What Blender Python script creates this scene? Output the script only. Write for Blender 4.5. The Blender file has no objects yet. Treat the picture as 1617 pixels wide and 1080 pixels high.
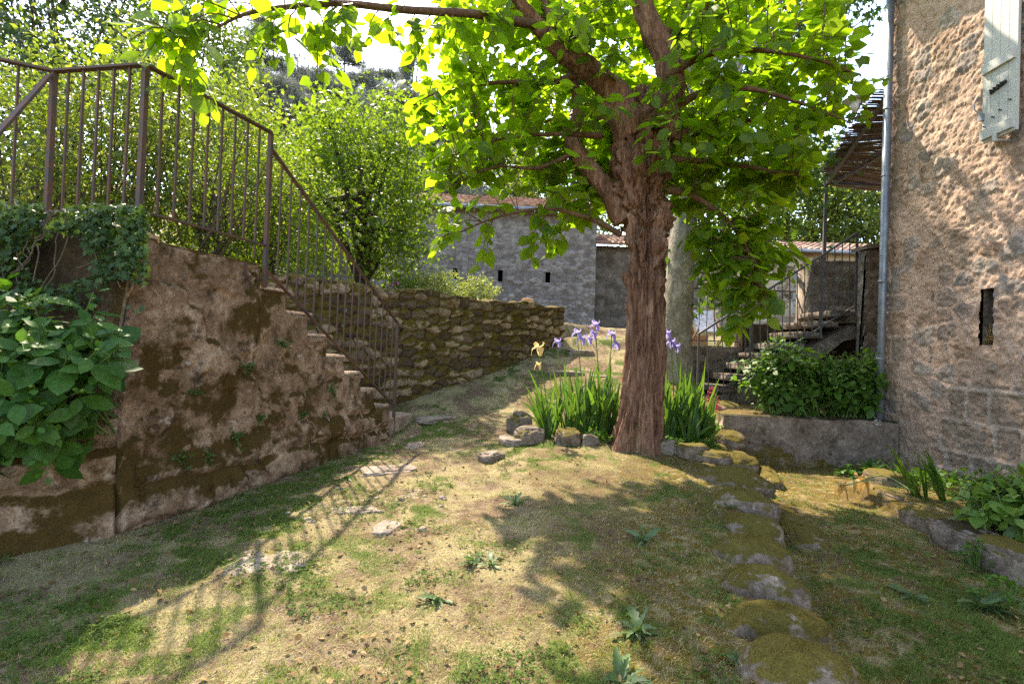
import bpy, math, random
import numpy as np
from mathutils import Vector, Matrix
rng = np.random.default_rng(7)
random.seed(7)
sc = bpy.context.scene
C = bpy.context.collection
PI = math.pi
DENOISE = False
# ------------------------------------------------------------------ camera
FOC, W, H = 800.0, 1617.0, 1080.0
PITCH, ROLL, EYE = math.radians(0.8), math.radians(2.1), 1.2
_f = np.array([0, math.cos(PITCH), math.sin(PITCH)])
_u0 = np.array([0, -math.sin(PITCH), math.cos(PITCH)])
_r0 = np.array([1.0, 0, 0])
_r = math.cos(ROLL) * _r0 + math.sin(ROLL) * _u0
_u = -math.sin(ROLL) * _r0 + math.cos(ROLL) * _u0
cam_d = bpy.data.cameras.new('camera'); cam = bpy.data.objects.new('camera', cam_d); C.objects.link(cam)
cam_d.sensor_width = 36; cam_d.lens = FOC / W * 36; cam_d.clip_end = 2000; cam_d.clip_start = 0.05
cam.matrix_world = Matrix(((_r[0], _u[0], -_f[0], 0), (_r[1], _u[1], -_f[1], 0), (_r[2], _u[2], -_f[2], EYE), (0, 0, 0, 1)))
sc.camera = cam
# ------------------------------------------------------------------ light
SUN_DIR = np.array([-0.34, 0.66, 1.0]); SUN_DIR /= np.linalg.norm(SUN_DIR)
sun_el = math.asin(SUN_DIR[2]); sun_rot = math.atan2(SUN_DIR[0], SUN_DIR[1])
w = bpy.data.worlds.new('World'); sc.world = w; w.use_nodes = True
wn = w.node_tree.nodes; wl = w.node_tree.links
bg = wn['Background']; sky = wn.new('ShaderNodeTexSky'); sky.sky_type = 'NISHITA'; sky.sun_disc = False
sky.sun_elevation = sun_el; sky.sun_rotation = sun_rot; sky.air_density = 1.0; sky.dust_density = 1.2; sky.ozone_density = 1.0
wl.new(sky.outputs[0], bg.inputs[0]); bg.inputs[1].default_value = 0.15
sd = bpy.data.lights.new('sun', 'SUN'); sd.energy = 2.8; sd.angle = math.radians(0.8); sd.color = (1.0, 0.93, 0.82)
so = bpy.data.objects.new('sun', sd); C.objects.link(so)
so.rotation_euler = Vector(-SUN_DIR).to_track_quat('-Z', 'Y').to_euler(); so.location = (-10, 20, 30)
sc.view_settings.view_transform = 'Standard'; sc.view_settings.look = 'None'; sc.view_settings.gamma = 1
sc.view_settings.exposure = 2.5
sc.view_settings.use_white_balance = True; sc.view_settings.white_balance_temperature = 7300
sc.render.engine = 'CYCLES'
sc.cycles.use_denoising = DENOISE
sc.cycles.max_bounces = 8; sc.cycles.diffuse_bounces = 4; sc.cycles.glossy_bounces = 2; sc.cycles.transmission_bounces = 5

# ------------------------------------------------------------------ helpers: points
def ray(u, v):
    return _f + (u - W / 2) / FOC * _r + (H / 2 - v) / FOC * _u
CAM = np.array([0, 0, EYE])
def P(u, v, d):
    r = ray(u, v); return CAM + r * (d / r[1])
def on_plane(u, v, p, n):
    r = ray(u, v); p = np.asarray(p, float); n = np.asarray(n, float)
    return CAM + r * (np.dot(p - CAM, n) / np.dot(r, n))
def G(u, v, z=0.0):
    return on_plane(u, v, (0, 0, z), (0, 0, 1))
def sstep(a, b, x):
    t = np.clip((x - a) / (b - a), 0, 1); return t * t * (3 - 2 * t)
# ------------------------------------------------------------------ helpers: noise
def _h(ix, iy, iz, s):
    n = (ix * 374761393 + iy * 668265263 + iz * 2147483647 + s * 974634777) & 0xFFFFFFFF
    n = ((n ^ (n >> 13)) * 1274126177) & 0xFFFFFFFF
    n = (n ^ (n >> 16)) & 0xFFFFFFFF
    n = (n * 2246822519) & 0xFFFFFFFF
    return ((n ^ (n >> 15)) & 0xFFFFFF) / float(0xFFFFFF)
def vnoise(x, y, z=0.0, s=0):
    x, y, z = np.broadcast_arrays(np.asarray(x, float), np.asarray(y, float), np.asarray(z, float))
    ix, iy, iz = [np.floor(a).astype(np.int64) for a in (x, y, z)]
    fx, fy, fz = x - ix, y - iy, z - iz
    fx, fy, fz = [a * a * (3 - 2 * a) for a in (fx, fy, fz)]
    r = 0
    for dx in (0, 1):
        for dy in (0, 1):
            for dz in (0, 1):
                wgt = (fx if dx else 1 - fx) * (fy if dy else 1 - fy) * (fz if dz else 1 - fz)
                r = r + wgt * _h(ix + dx, iy + dy, iz + dz, s)
    return r
def fbm(x, y, z=0.0, s=0, o=4):
    r, a, t = 0, 1.0, 0
    x = np.asarray(x, float); y = np.asarray(y, float); z = np.asarray(z, float)
    for i in range(o):
        r = r + a * vnoise(x, y, z, s + i * 17); t += a; a *= 0.5; x = x * 2.03 + 1.3; y = y * 2.03 + 4.1; z = z * 2.03 + 2.7
    return r / t
def worley(x, y, s=0):
    x = np.asarray(x, float); y = np.asarray(y, float)
    ix, iy = np.floor(x).astype(np.int64), np.floor(y).astype(np.int64)
    f1 = np.full(x.shape, 9.0); f2 = np.full(x.shape, 9.0); idr = np.zeros(x.shape)
    for dx in (-1, 0, 1):
        for dy in (-1, 0, 1):
            cx, cy = ix + dx, iy + dy
            d = np.hypot(cx + .15 + .7 * _h(cx, cy, 0 * cx, s) - x, cy + .15 + .7 * _h(cx, cy, 0 * cx + 1, s) - y)
            r = _h(cx, cy, 0 * cx + 2, s)
            near = d < f1
            f2 = np.where(near, f1, np.minimum(f2, d)); idr = np.where(near, r, idr); f1 = np.minimum(f1, d)
    return f1, f2, idr
def masonry(s, z, ch, cw, seed, warp=0.35):
    """irregular coursed stones: returns distance to the joint in metres and a random id"""
    r = np.random.default_rng(seed)
    s = np.asarray(s, float); z = np.asarray(z, float)
    zz = z + warp * ch * (fbm(s * 1.3, z * .8, 0, seed, 3) - .5) * 2 + .3 * warp * ch * (vnoise(s * 6, z * 6, 0, seed + 3) - .5)
    ss = s + warp * cw * .5 * (fbm(s * 2.2, z * 2.2, 3, seed + 9, 2) - .5) * 2
    zb = np.concatenate([[zz.min() - 1], zz.min() - .5 * ch + np.cumsum(r.uniform(.6, 1.4, 400) * ch)])
    ci = np.clip(np.searchsorted(zb, zz) - 1, 0, 400)
    ed = np.zeros(s.shape); sid = np.zeros(s.shape)
    for c in np.unique(ci):
        m = ci == c
        rr = np.random.default_rng(seed * 1000 + int(c))
        hc = zb[c + 1] - zb[c] if c > 0 else ch
        sb = ss.min() - rr.uniform(0, cw) - cw + np.cumsum(rr.uniform(.5, 1.6, int((ss.max() - ss.min()) / cw * 1.6) + 60) * cw * (hc / ch) ** .5)
        k = np.clip(np.searchsorted(sb, ss[m]) - 1, 0, len(sb) - 2)
        ds = np.minimum(ss[m] - sb[k], sb[k + 1] - ss[m]); dz = np.minimum(zz[m] - zb[c], zb[c + 1] - zz[m])
        q = 1 / (1 / np.maximum(ds, 1e-4) ** 2 + 1 / np.maximum(dz, 1e-4) ** 2) ** .5
        ed[m] = q; sid[m] = rr.random(len(sb))[k]
    return ed, sid
# ------------------------------------------------------------------ helpers: meshes
def face_lists(faces):
    if isinstance(faces, np.ndarray): faces = [faces]
    elif len(faces) and np.ndim(faces[0]) == 1:
        by = {}
        for f in faces: by.setdefault(len(f), []).append(f)
        faces = list(by.values())
    return [np.asarray(f, np.int32) for f in faces if len(f)]
def link_mesh(name, V, faces, mat=None, parent=None, smooth=True, attrs=None, mats=None, fm=None):
    V = np.asarray(V, np.float32).reshape(-1, 3)
    faces = face_lists(faces)
    me = bpy.data.meshes.new(name)
    me.vertices.add(len(V)); me.vertices.foreach_set('co', V.ravel())
    tot = np.concatenate([np.full(len(f), f.shape[1], np.int32) for f in faces])
    idx = np.concatenate([f.ravel() for f in faces])
    me.loops.add(len(idx)); me.loops.foreach_set('vertex_index', idx)
    me.polygons.add(len(tot)); me.polygons.foreach_set('loop_start', np.concatenate([[0], np.cumsum(tot)[:-1]]).astype(np.int32))
    me.polygons.foreach_set('loop_total', tot)
    me.polygons.foreach_set('use_smooth', np.full(len(tot), smooth, bool))
    if mats:
        for m in mats: me.materials.append(m)
        me.polygons.foreach_set('material_index', np.asarray(fm, np.int32))
    elif mat: me.materials.append(mat)
    me.update(calc_edges=True); me.validate()
    for k, a in (attrs or {}).items():
        at = me.attributes.new(k, 'FLOAT', 'POINT'); at.data.foreach_set('value', np.asarray(a, np.float32))
    o = bpy.data.objects.new(name, me); C.objects.link(o)
    if parent is not None:
        o.parent = parent
        o.matrix_parent_inverse = Matrix.Translation(parent_world(parent)).inverted()
    return o
def parent_world(o):
    v = Vector((0, 0, 0))
    while o is not None:
        v = v + o.location; o = o.parent if o.type == 'EMPTY' else None
    return v
def tag(o, label=None, cat=None, group=None, kind=None):
    if label: o['label'] = label
    if cat: o['category'] = cat
    if group: o['group'] = group
    if kind: o['kind'] = kind
    return o
def thing(name, label, cat, loc=(0, 0, 0), group=None):
    o = bpy.data.objects.new(name, None); C.objects.link(o); o.location = [float(a) for a in loc]; o.empty_display_size = .1
    return tag(o, label, cat, group)
class MB:
    def __init__(s): s.V = []; s.Q = []; s.T = []; s.n = 0
    def add(s, V, faces):
        V = np.asarray(V, float).reshape(-1, 3)
        for f in face_lists(faces):
            (s.Q if f.shape[1] == 4 else s.T).append(f + s.n)
        s.V.append(V); s.n += len(V); return s
    def build(s, name, mat, parent=None, smooth=True):
        F = []
        if s.Q: F.append(np.concatenate(s.Q))
        if s.T: F.append(np.concatenate(s.T))
        return link_mesh(name, np.concatenate(s.V), F, mat, parent, smooth)
    def box(s, lo, hi):
        x0, y0, z0 = lo; x1, y1, z1 = hi
        V = [(x0, y0, z0), (x1, y0, z0), (x1, y1, z0), (x0, y1, z0), (x0, y0, z1), (x1, y0, z1), (x1, y1, z1), (x0, y1, z1)]
        return s.add(V, [(0, 3, 2, 1), (4, 5, 6, 7), (0, 1, 5, 4), (1, 2, 6, 5), (2, 3, 7, 6), (3, 0, 4, 7)])
    def bar(s, p0, p1, a, b, up=(0, 0, 1)):
        p0 = np.asarray(p0, float); p1 = np.asarray(p1, float); d = p1 - p0; d /= np.linalg.norm(d)
        up = np.asarray(up, float)
        if abs(np.dot(d, up)) > .95: up = np.array([.22, 1, 0.])
        x = np.cross(d, up); x /= np.linalg.norm(x); y = np.cross(x, d)
        V = [p + sx * x * a / 2 + sy * y * b / 2 for p in (p0, p1) for sx, sy in ((-1, -1), (1, -1), (1, 1), (-1, 1))]
        return s.add(V, [(3, 2, 1, 0), (4, 5, 6, 7), (0, 1, 5, 4), (1, 2, 6, 5), (2, 3, 7, 6), (3, 0, 4, 7)])
    def tube(s, pts, rad, n=8, cap=True, disp=None):
        V, F = tube(pts, rad, n, cap, disp); return s.add(V, F)
def resample(pts, k):
    pts = np.asarray(pts, float)
    t = np.arange(len(pts)); tt = np.linspace(0, len(pts) - 1, k)
    # catmull-rom
    p = np.concatenate([[2 * pts[0] - pts[1]], pts, [2 * pts[-1] - pts[-2]]])
    i = np.clip(np.floor(tt).astype(int), 0, len(pts) - 2); f = (tt - i)[:, None]
    a, b, c, d = p[i], p[i + 1], p[i + 2], p[i + 3]
    return .5 * (2 * b + (c - a) * f + (2 * a - 5 * b + 4 * c - d) * f ** 2 + (-a + 3 * b - 3 * c + d) * f ** 3)
def tube(pts, rad, n=8, cap=True, disp=None):
    pts = np.asarray(pts, float); k = len(pts)
    rad = np.broadcast_to(np.asarray(rad, float), (k,))
    tg = np.gradient(pts, axis=0); tg /= np.linalg.norm(tg, axis=1)[:, None] + 1e-12
    up = np.array([1.0, 0, 0]) if abs(tg[0][0]) < .8 else np.array([0, 1.0, 0])
    V = []
    x = np.cross(tg[0], up); x = x / np.linalg.norm(x)
    ang = np.arange(n) / n * 2 * PI
    for i in range(k):
        x = x - tg[i] * np.dot(x, tg[i]); x = x / (np.linalg.norm(x) + 1e-12); y = np.cross(tg[i], x)
        r = rad[i]
        if disp is not None: r = r + disp(i, ang, pts[i], rad[i])
        r = np.broadcast_to(r, ang.shape)
        V.append(pts[i] + (np.cos(ang) * r)[:, None] * x + (np.sin(ang) * r)[:, None] * y)
    V = np.concatenate(V)
    i = np.arange(k - 1)[:, None] * n; j = np.arange(n)[None, :]; j2 = (j + 1) % n
    Q = np.stack([i + j, i + j2, i + n + j2, i + n + j], -1).reshape(-1, 4)
    F = [Q]
    if cap:
        V = np.concatenate([V, pts[:1], pts[-1:]]); a, b = k * n, k * n + 1; j = np.arange(n); j2 = (j + 1) % n
        F.append(np.concatenate([np.stack([j2, j, np.full(n, a)], 1), np.stack([(k - 1) * n + j, (k - 1) * n + j2, np.full(n, b)], 1)]))
    return V, F
def nrm(a): return a / (np.linalg.norm(a, axis=-1, keepdims=True) + 1e-12)
def rock_geo(c, size, seed, rot=0.0, n=30, amp=.28, e=.72, crack=.10):
    th = np.linspace(0, PI, n)[:, None]; ph = (np.arange(n * 2) / (n * 2) * 2 * PI)[None, :]
    x = np.sin(th) * np.cos(ph); y = np.sin(th) * np.sin(ph); z = np.cos(th) + 0 * ph
    # boxier than a ball
    bx = np.sign(x) * np.abs(x) ** e; by = np.sign(y) * np.abs(y) ** e; bz = np.sign(z) * np.abs(z) ** e
    d = 1 + amp * (fbm(x * 1.1 + seed, y * 1.1, z * 1.1, seed, 3) - .5) * 2 + .10 * (fbm(x * 5 + seed, y * 5, z * 5, seed + 5, 4) - .5) - crack * np.clip(1 - np.abs(fbm(x * 1.7 + seed, y * 1.7, z * 1.7, seed + 8, 3) - .5) * 14, 0, 1)
    p = np.stack([bx * d, by * d, bz * d], -1).reshape(-1, 3) * np.asarray(size) / 2
    cr, sr = math.cos(rot), math.sin(rot)
    p = np.stack([p[:, 0] * cr - p[:, 1] * sr, p[:, 0] * sr + p[:, 1] * cr, p[:, 2]], 1)
    m = 2 * n; i = np.arange(n - 1)[:, None] * m; j = np.arange(m)[None, :]; j2 = (j + 1) % m
    Q = np.stack([i + j, i + m + j, i + m + j2, i + j2], -1).reshape(-1, 4)
    return p + np.asarray(c), Q
# ------------------------------------------------------------------ helpers: leaves
def template(kind):
    if kind == 'heart':
        ys = [0, .18, .45, .72, 1.0]; ws = [0, .36, .40, .24, 0]
        mid = [(0, y, -.10 * y * y) for y in ys]
        L = [(-.20, -.12, .03)] + [(-wd, y - .02, .07 - .14 * y * y) for y, wd in zip(ys[1:4], ws[1:4])]
        R = [(-a, b, c) for a, b, c in L]
        V = mid + L + R
        T = [(0, 6, 5), (0, 1, 6), (0, 9, 10), (0, 10, 1), (1, 2, 7), (1, 7, 6), (2, 3, 8), (2, 8, 7), (3, 4, 8), (1, 10, 11), (1, 11, 2), (2, 11, 12), (2, 12, 3), (3, 12, 4)]
        return np.array(V, float), np.array(T)
    if kind == 'oval':
        ys = [0, .25, .5, .75, 1.0]; ws = [0, .24, .30, .21, 0]
        mid = [(0, y, -.16 * y * y) for y in ys]
        L = [(-wd, y, .05 - .18 * y * y) for y, wd in zip(ys[1:4], ws[1:4])]
        R = [(-a, b, c) for a, b, c in L]; V = mid + L + R
        T = [(0, 1, 5), (1, 2, 6), (1, 6, 5), (2, 3, 7), (2, 7, 6), (3, 4, 7), (0, 8, 1), (1, 8, 9), (1, 9, 2), (2, 9, 10), (2, 10, 3), (3, 10, 4)]
        return np.array(V, float), np.array(T)
    if kind == 'small':
        V = [(0, 0, 0), (-.28, .45, .06), (0, 1, -.08), (.28, .45, .06), (0, .5, -.03)]
        return np.array(V, float), np.array([(0, 4, 1), (4, 2, 1), (0, 3, 4), (4, 3, 2)])
    if kind == 'lobed':
        a = np.radians([-150, -120, -75, -52, -28, 0, 28, 52, 75, 120, 150]); r = [.30, .62, .34, .80, .44, 1.0, .44, .80, .34, .62, .30]
        V = [(0, .28, -.03)] + [(math.sin(t) * q * .62, .28 + math.cos(t) * q * .66, .04 - .12 * abs(math.sin(t) * q) - .1 * (math.cos(t) > .9)) for t, q in zip(a, r)] + [(0, 0, 0)]
        n = len(a); T = [(0, i + 2, i + 1) for i in range(n - 1)] + [(0, 1, n + 1), (0, n + 1, n)]
        return np.array(V, float), np.array(T)
    if kind == 'needle':
        V = []; T = []
        r = np.random.default_rng(3)
        for k in range(9):
            d = nrm(np.array([r.normal(0, .8), r.normal(.35, .5), r.normal(.25, .6)])); s = np.cross(d, r.normal(size=3)); s = s / np.linalg.norm(s) * .035
            V += [tuple(-s), tuple(s), tuple(d)]; T.append((3 * k, 3 * k + 1, 3 * k + 2))
        return np.array(V, float), np.array(T)
    if kind == 'trifol':
        V = [(0, 0, 0)]; T = []
        for a in (-2.1, 0, 2.1):
            b = len(V); V += [(math.sin(a - .6) * .45, math.cos(a - .6) * .45, .05), (math.sin(a - .25) * .65, math.cos(a - .25) * .65, .02), (math.sin(a + .25) * .65, math.cos(a + .25) * .65, .02), (math.sin(a + .6) * .45, math.cos(a + .6) * .45, .05)]
            T += [(0, b + 1, b), (0, b + 2, b + 1), (0, b + 3, b + 2)]
        return np.array(V, float), np.array(T)
TPL = {k: template(k) for k in ('heart', 'oval', 'small', 'lobed', 'needle', 'trifol')}
def leaf_geo(pos, axis, normal, size, kind, wvar=.2, curl=1.0):
    tv, tt = TPL[kind]; n = len(pos)
    ax = nrm(axis); x = nrm(np.cross(ax, normal)); nn = np.cross(x, ax)
    size = np.broadcast_to(np.asarray(size, float), (n,))
    sw = size * rng.uniform(1 - wvar, 1 + wvar, n); cz = size * rng.uniform(-.3, 1.7, n) * curl
    V = pos[:, None, :] + tv[None, :, 0, None] * (sw[:, None] * 1)[:, :, None] * x[:, None, :] + tv[None, :, 1, None] * size[:, None, None] * ax[:, None, :] + tv[None, :, 2, None] * cz[:, None, None] * nn[:, None, :]
    T = (tt[None] + (np.arange(n) * len(tv))[:, None, None]).reshape(-1, 3)
    return V.reshape(-1, 3), T
def rand_dir(n, r=rng): return nrm(r.normal(size=(n, 3)))
def strap_geo(base, dirv, length, width, droop, segs=7, fold=.25):
    """a sword-shaped leaf rising from base"""
    d = nrm(np.asarray(dirv, float)); side = nrm(np.cross(d, np.array([0, 0, 1.0]) + rng.normal(0, .35, 3))); out = np.array([d[0], d[1], 0]); out = out / (np.linalg.norm(out) + 1e-6)
    V = []; p = np.asarray(base, float).copy(); cur = d.copy()
    for i in range(segs + 1):
        t = i / segs; wd = width * (.65 + .8 * t - 1.45 * t ** 3 if t < 1 else 0) * .5
        wd = max(wd, 0); nn = np.cross(side, cur)
        V += [p - side * wd + nn * wd * fold, p, p + side * wd + nn * wd * fold]
        p = p + cur * length / segs; cur = nrm(cur + (out * .5 + np.array([0, 0, -1.0])) * droop / segs * (0.4 + 1.6 * t))
    Q = []
    for i in range(segs):
        a = 3 * i; Q += [(a, a + 1, a + 4, a + 3), (a + 1, a + 2, a + 5, a + 4)]
    return np.array(V), np.array(Q)
# ------------------------------------------------------------------ materials
class NT:
    def __init__(s, name):
        s.m = bpy.data.materials.new(name); s.m.use_nodes = True; s.t = s.m.node_tree; s.t.nodes.clear()
        s.out = s.t.nodes.new('ShaderNodeOutputMaterial'); s._co = None
    def new(s, t, **k):
        n = s.t.nodes.new(t)
        for a, b in k.items(): setattr(n, a, b)
        return n
    def set(s, sock, v):
        if isinstance(v, bpy.types.NodeSocket): s.t.links.new(v, sock)
        elif v is not None:
            if sock.type == 'RGBA' and len(v) == 3: v = (*v, 1)
            sock.default_value = v
    def co(s, scale=(1, 1, 1)):
        g = s.new('ShaderNodeNewGeometry').outputs['Position']
        if scale == (1, 1, 1): return g
        mp = s.new('ShaderNodeMapping'); s.set(mp.inputs[0], g); mp.inputs['Scale'].default_value = scale; return mp.outputs[0]
    def noise(s, scale, detail=5, rough=.55, vec=None, dist=0.0):
        n = s.new('ShaderNodeTexNoise'); s.set(n.inputs['Vector'], vec or s.co()); n.inputs['Scale'].default_value = scale
        n.inputs['Detail'].default_value = detail; n.inputs['Roughness'].default_value = rough; n.inputs['Distortion'].default_value = dist
        return n.outputs['Fac']
    def vor(s, scale, feature='F1', vec=None, out='Distance'):
        n = s.new('ShaderNodeTexVoronoi', feature=feature); s.set(n.inputs['Vector'], vec or s.co()); n.inputs['Scale'].default_value = scale
        return n.outputs[out]
    def ramp(s, fac, stops):
        n = s.new('ShaderNodeValToRGB'); s.set(n.inputs[0], fac); e = n.color_ramp.elements
        while len(e) < len(stops): e.new(.5)
        for el, (p, c) in zip(e, stops):
            el.position = p; el.color = (*c, 1) if not isinstance(c, (int, float)) else (c, c, c, 1)
        return n.outputs[0]
    def mix(s, fac, a, b, mode='MIX'):
        n = s.new('ShaderNodeMix', data_type='RGBA', blend_type=mode); s.set(n.inputs[0], fac); s.set(n.inputs[6], a); s.set(n.inputs[7], b); return n.outputs[2]
    def math(s, op, a, b=None, clamp=False):
        n = s.new('ShaderNodeMath', operation=op, use_clamp=clamp); s.set(n.inputs[0], a)
        if b is not None: s.set(n.inputs[1], b)
        return n.outputs[0]
    def rng(s, v, a, b, c=0.0, d=1.0):
        n = s.new('ShaderNodeMapRange', interpolation_type='SMOOTHSTEP'); s.set(n.inputs[0], v)
        for i, q in enumerate((a, b, c, d)): n.inputs[i + 1].default_value = q
        return n.outputs[0]
    def attr(s, name): return s.new('ShaderNodeAttribute', attribute_name=name).outputs['Fac']
    def island(s): return s.new('ShaderNodeNewGeometry').outputs['Random Per Island']
    def nz(s):
        g = s.new('ShaderNodeNewGeometry'); x = s.new('ShaderNodeSeparateXYZ'); s.set(x.inputs[0], g.outputs['Normal']); return x.outputs[2]
    def posz(s):
        x = s.new('ShaderNodeSeparateXYZ'); s.set(x.inputs[0], s.co()); return x.outputs[2]
    def bump(s, h, strength=.5, dist=.02, prev=None):
        n = s.new('ShaderNodeBump'); n.inputs['Strength'].default_value = strength; n.inputs['Distance'].default_value = dist; s.set(n.inputs['Height'], h)
        if prev: s.set(n.inputs['Normal'], prev)
        return n.outputs[0]
    def bsdf(s, col, rough=.9, nrmal=None, spec=.25, metal=0.0):
        b = s.new('ShaderNodeBsdfPrincipled'); s.set(b.inputs['Base Color'], col); s.set(b.inputs['Roughness'], rough); b.inputs['Metallic'].default_value = metal
        b.inputs['Specular IOR Level'].default_value = spec
        if nrmal: s.set(b.inputs['Normal'], nrmal)
        return b.outputs[0]
    def done(s, sh): s.set(s.out.inputs[0], sh); return s.m

def m_leaf(name, c0, c1, c2, trans=.45, tcol=None, rough=.45, spec=.35):
    t = NT(name); f = t.island(); n = t.noise(1.3, 2)
    f2 = t.math('ADD', t.math('MULTIPLY', f, .75), t.math('MULTIPLY', n, .25))
    col = t.ramp(f2, [(0.05, c0), (.5, c1), (.95, c2)])
    vein = t.noise(60, 2)
    col = t.mix(t.rng(vein, .35, .7), t.mix(.25, col, (0, 0, 0)), col)
    b = t.bsdf(col, rough, None, spec)
    tr = t.new('ShaderNodeBsdfTranslucent')
    tc = t.mix(1.0, col, tcol or (2.2, 1.9, .7), 'MULTIPLY'); t.set(tr.inputs[0], tc)
    mx = t.new('ShaderNodeMixShader'); mx.inputs[0].default_value = trans; t.set(mx.inputs[1], b); t.set(mx.inputs[2], tr.outputs[0])
    return t.done(mx.outputs[0])
def m_stone(name, cols, moss=.3, mosscol=((.055, .05, .012), (.14, .11, .02)), sc_=1.0, attr=False, mortar=None, rough=.95, bump=.6, top=.55, lichen=.15, dirt=.35, sidw=.4):
    t = NT(name)
    n1 = t.noise(2.2 * sc_, 6, .62); n2 = t.noise(11 * sc_, 6, .65); n3 = t.noise(55 * sc_, 4, .6)
    f = t.math('ADD', t.math('MULTIPLY', n1, .55), t.math('MULTIPLY', n2, .45))
    if attr: f = t.math('ADD', t.math('MULTIPLY', f, 1 - sidw), t.math('MULTIPLY', t.attr('sid'), sidw))
    col = t.ramp(f, [(.36, cols[0]), (.5, cols[1]), (.64, cols[2])])
    col = t.mix(t.rng(n3, .30, .62), t.mix(.45, col, (.02, .015, .01)), col)
    if mortar:
        col = t.mix(t.rng(t.math('ADD', t.attr('gap'), t.math('MULTIPLY', n2, .3)), .25, .6), mortar, col)
    col = t.mix(t.math('MULTIPLY', t.rng(t.noise(3.1 * sc_, 7, .7), .52, .66), dirt), col, (.035, .025, .015))
    col = t.mix(t.math('MULTIPLY', t.rng(t.noise(7 * sc_, 5, .7, dist=.6), .60, .68), lichen), col, (.52, .47, .40))
    if moss > 0:
        mk = t.math('ADD', t.noise(1.7 * sc_, 7, .68), t.math('MULTIPLY', t.math('MAXIMUM', t.nz(), -.1), top * .5))
        mm = t.rng(mk, .74 - moss * .5, .84 - moss * .5)
        mc = t.mix(t.noise(9 * sc_, 4), mosscol[0], mosscol[1])
        mc = t.mix(t.rng(t.noise(160, 2), .3, .65), t.mix(.5, mc, (.01, .008, .0)), mc)
        col = t.mix(mm, col, mc)
    h = t.math('ADD', t.math('MULTIPLY', n2, 1.0), t.math('MULTIPLY', n3, .35))
    return t.done(t.bsdf(col, rough, t.bump(h, bump, .03 / sc_), .15))
def m_plain(name, col, rough=.6, metal=0., var=.25, scale=12, bump=.15, spec=.3):
    t = NT(name); n = t.noise(scale, 6, .6)
    c = t.mix(t.rng(n, .3, .7), tuple(a * (1 - var) for a in col), tuple(min(1, a * (1 + var)) for a in col))
    return t.done(t.bsdf(c, rough, t.bump(n, bump, .01), spec, metal))

M = {}
# foliage
M['mulberry'] = m_leaf('mulberry_leaf', (.065, .125, .010), (.098, .175, .014), (.145, .22, .022), .70, (3.5, 3.15, 1.1))
M['plane'] = m_leaf('plane_leaf', (.030, .072, .016), (.045, .100, .018), (.070, .130, .020), .42, (2.0, 1.8, .7))
M['round'] = m_leaf('round_tree_leaf', (.055, .105, .018), (.085, .150, .020), (.12, .19, .028), .56, (2.5, 2.2, .7))
M['shrub'] = m_leaf('shrub_leaf', (.055, .095, .016), (.095, .148, .024), (.185, .215, .05), .54, (2.2, 2.0, .8))
M['darktree'] = m_leaf('dark_leaf', (.018, .042, .016), (.028, .060, .020), (.045, .085, .024), .3)
M['midtree'] = m_leaf('mid_leaf', (.040, .085, .022), (.065, .120, .028), (.10, .16, .04), .42)
M['fartree'] = m_leaf('far_leaf', (.07, .12, .03), (.10, .16, .035), (.15, .20, .05), .45)
M['pine'] = m_leaf('hazy_pine_needles', (.10, .115, .10), (.145, .16, .14), (.20, .215, .19), .35, (1.2, 1.2, 1.1), .7, .1)  # needles paled to grey: distance haze and flare are put into the colour
M['hydrangea'] = m_leaf('hydrangea_leaf', (.032, .088, .014), (.048, .122, .018), (.075, .165, .024), .3, (2.2, 2.0, .7), .5, .18)
M['hydrangea2'] = m_leaf('paler_hydrangea_leaf', (.045, .105, .014), (.068, .150, .018), (.10, .20, .026), .38, (2.2, 2.0, .7), .48, .25)  # a brighter green than the left hydrangea's leaf
M['lime'] = m_leaf('lime_leaf', (.085, .170, .022), (.125, .225, .030), (.19, .28, .045), .35, (1.8, 1.7, .7), .42, .4)
M['iris'] = m_leaf('iris_leaf', (.045, .110, .028), (.070, .150, .030), (.110, .190, .035), .42, (2.0, 1.9, .7), .4, .35)
M['weed'] = m_leaf('weed_leaf', (.060, .110, .035), (.085, .140, .05), (.13, .18, .075), .25, (1.8, 1.8, .8), .5, .3)
M['fern'] = m_leaf('fern_leaf', (.035, .085, .012), (.055, .115, .016), (.085, .15, .02), .3)
M['ivy'] = m_leaf('ivy_leaf', (.020, .048, .014), (.035, .075, .018), (.07, .12, .025), .25, None, .5, .2)
M['litter'] = m_leaf('litter_leaf', (.10, .055, .025), (.20, .12, .055), (.34, .24, .12), .15, (1.2, 1.1, .8), .8, .1)
M['silver'] = m_leaf('silver_leaf', (.12, .17, .05), (.19, .24, .07), (.27, .31, .11), .4, (1.7, 1.6, .8))
M['clover'] = m_leaf('clover_leaf', (.045, .08, .018), (.07, .115, .022), (.11, .15, .04), .3, None, .75, .08)
def m_petal(name, a, b):
    return m_leaf(name, a, tuple((x + y) / 2 for x, y in zip(a, b)), b, .35, (1.2, 1.15, 1.15), .5, .2)
M['purple'] = m_petal('iris_purple', (.34, .26, .68), (.62, .56, .88))
M['yellow'] = m_petal('iris_yellow', (.80, .58, .22), (.88, .74, .42))
M['wilted'] = m_petal('iris_wilted', (.50, .30, .08), (.62, .44, .18))
M['pink'] = m_petal('rose_pink', (.60, .12, .30), (.75, .35, .50))
M['coral'] = m_petal('coral_bell', (.62, .05, .10), (.75, .16, .22))
M['white'] = m_petal('white_floret', (.6, .6, .55), (.75, .75, .7))
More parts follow.
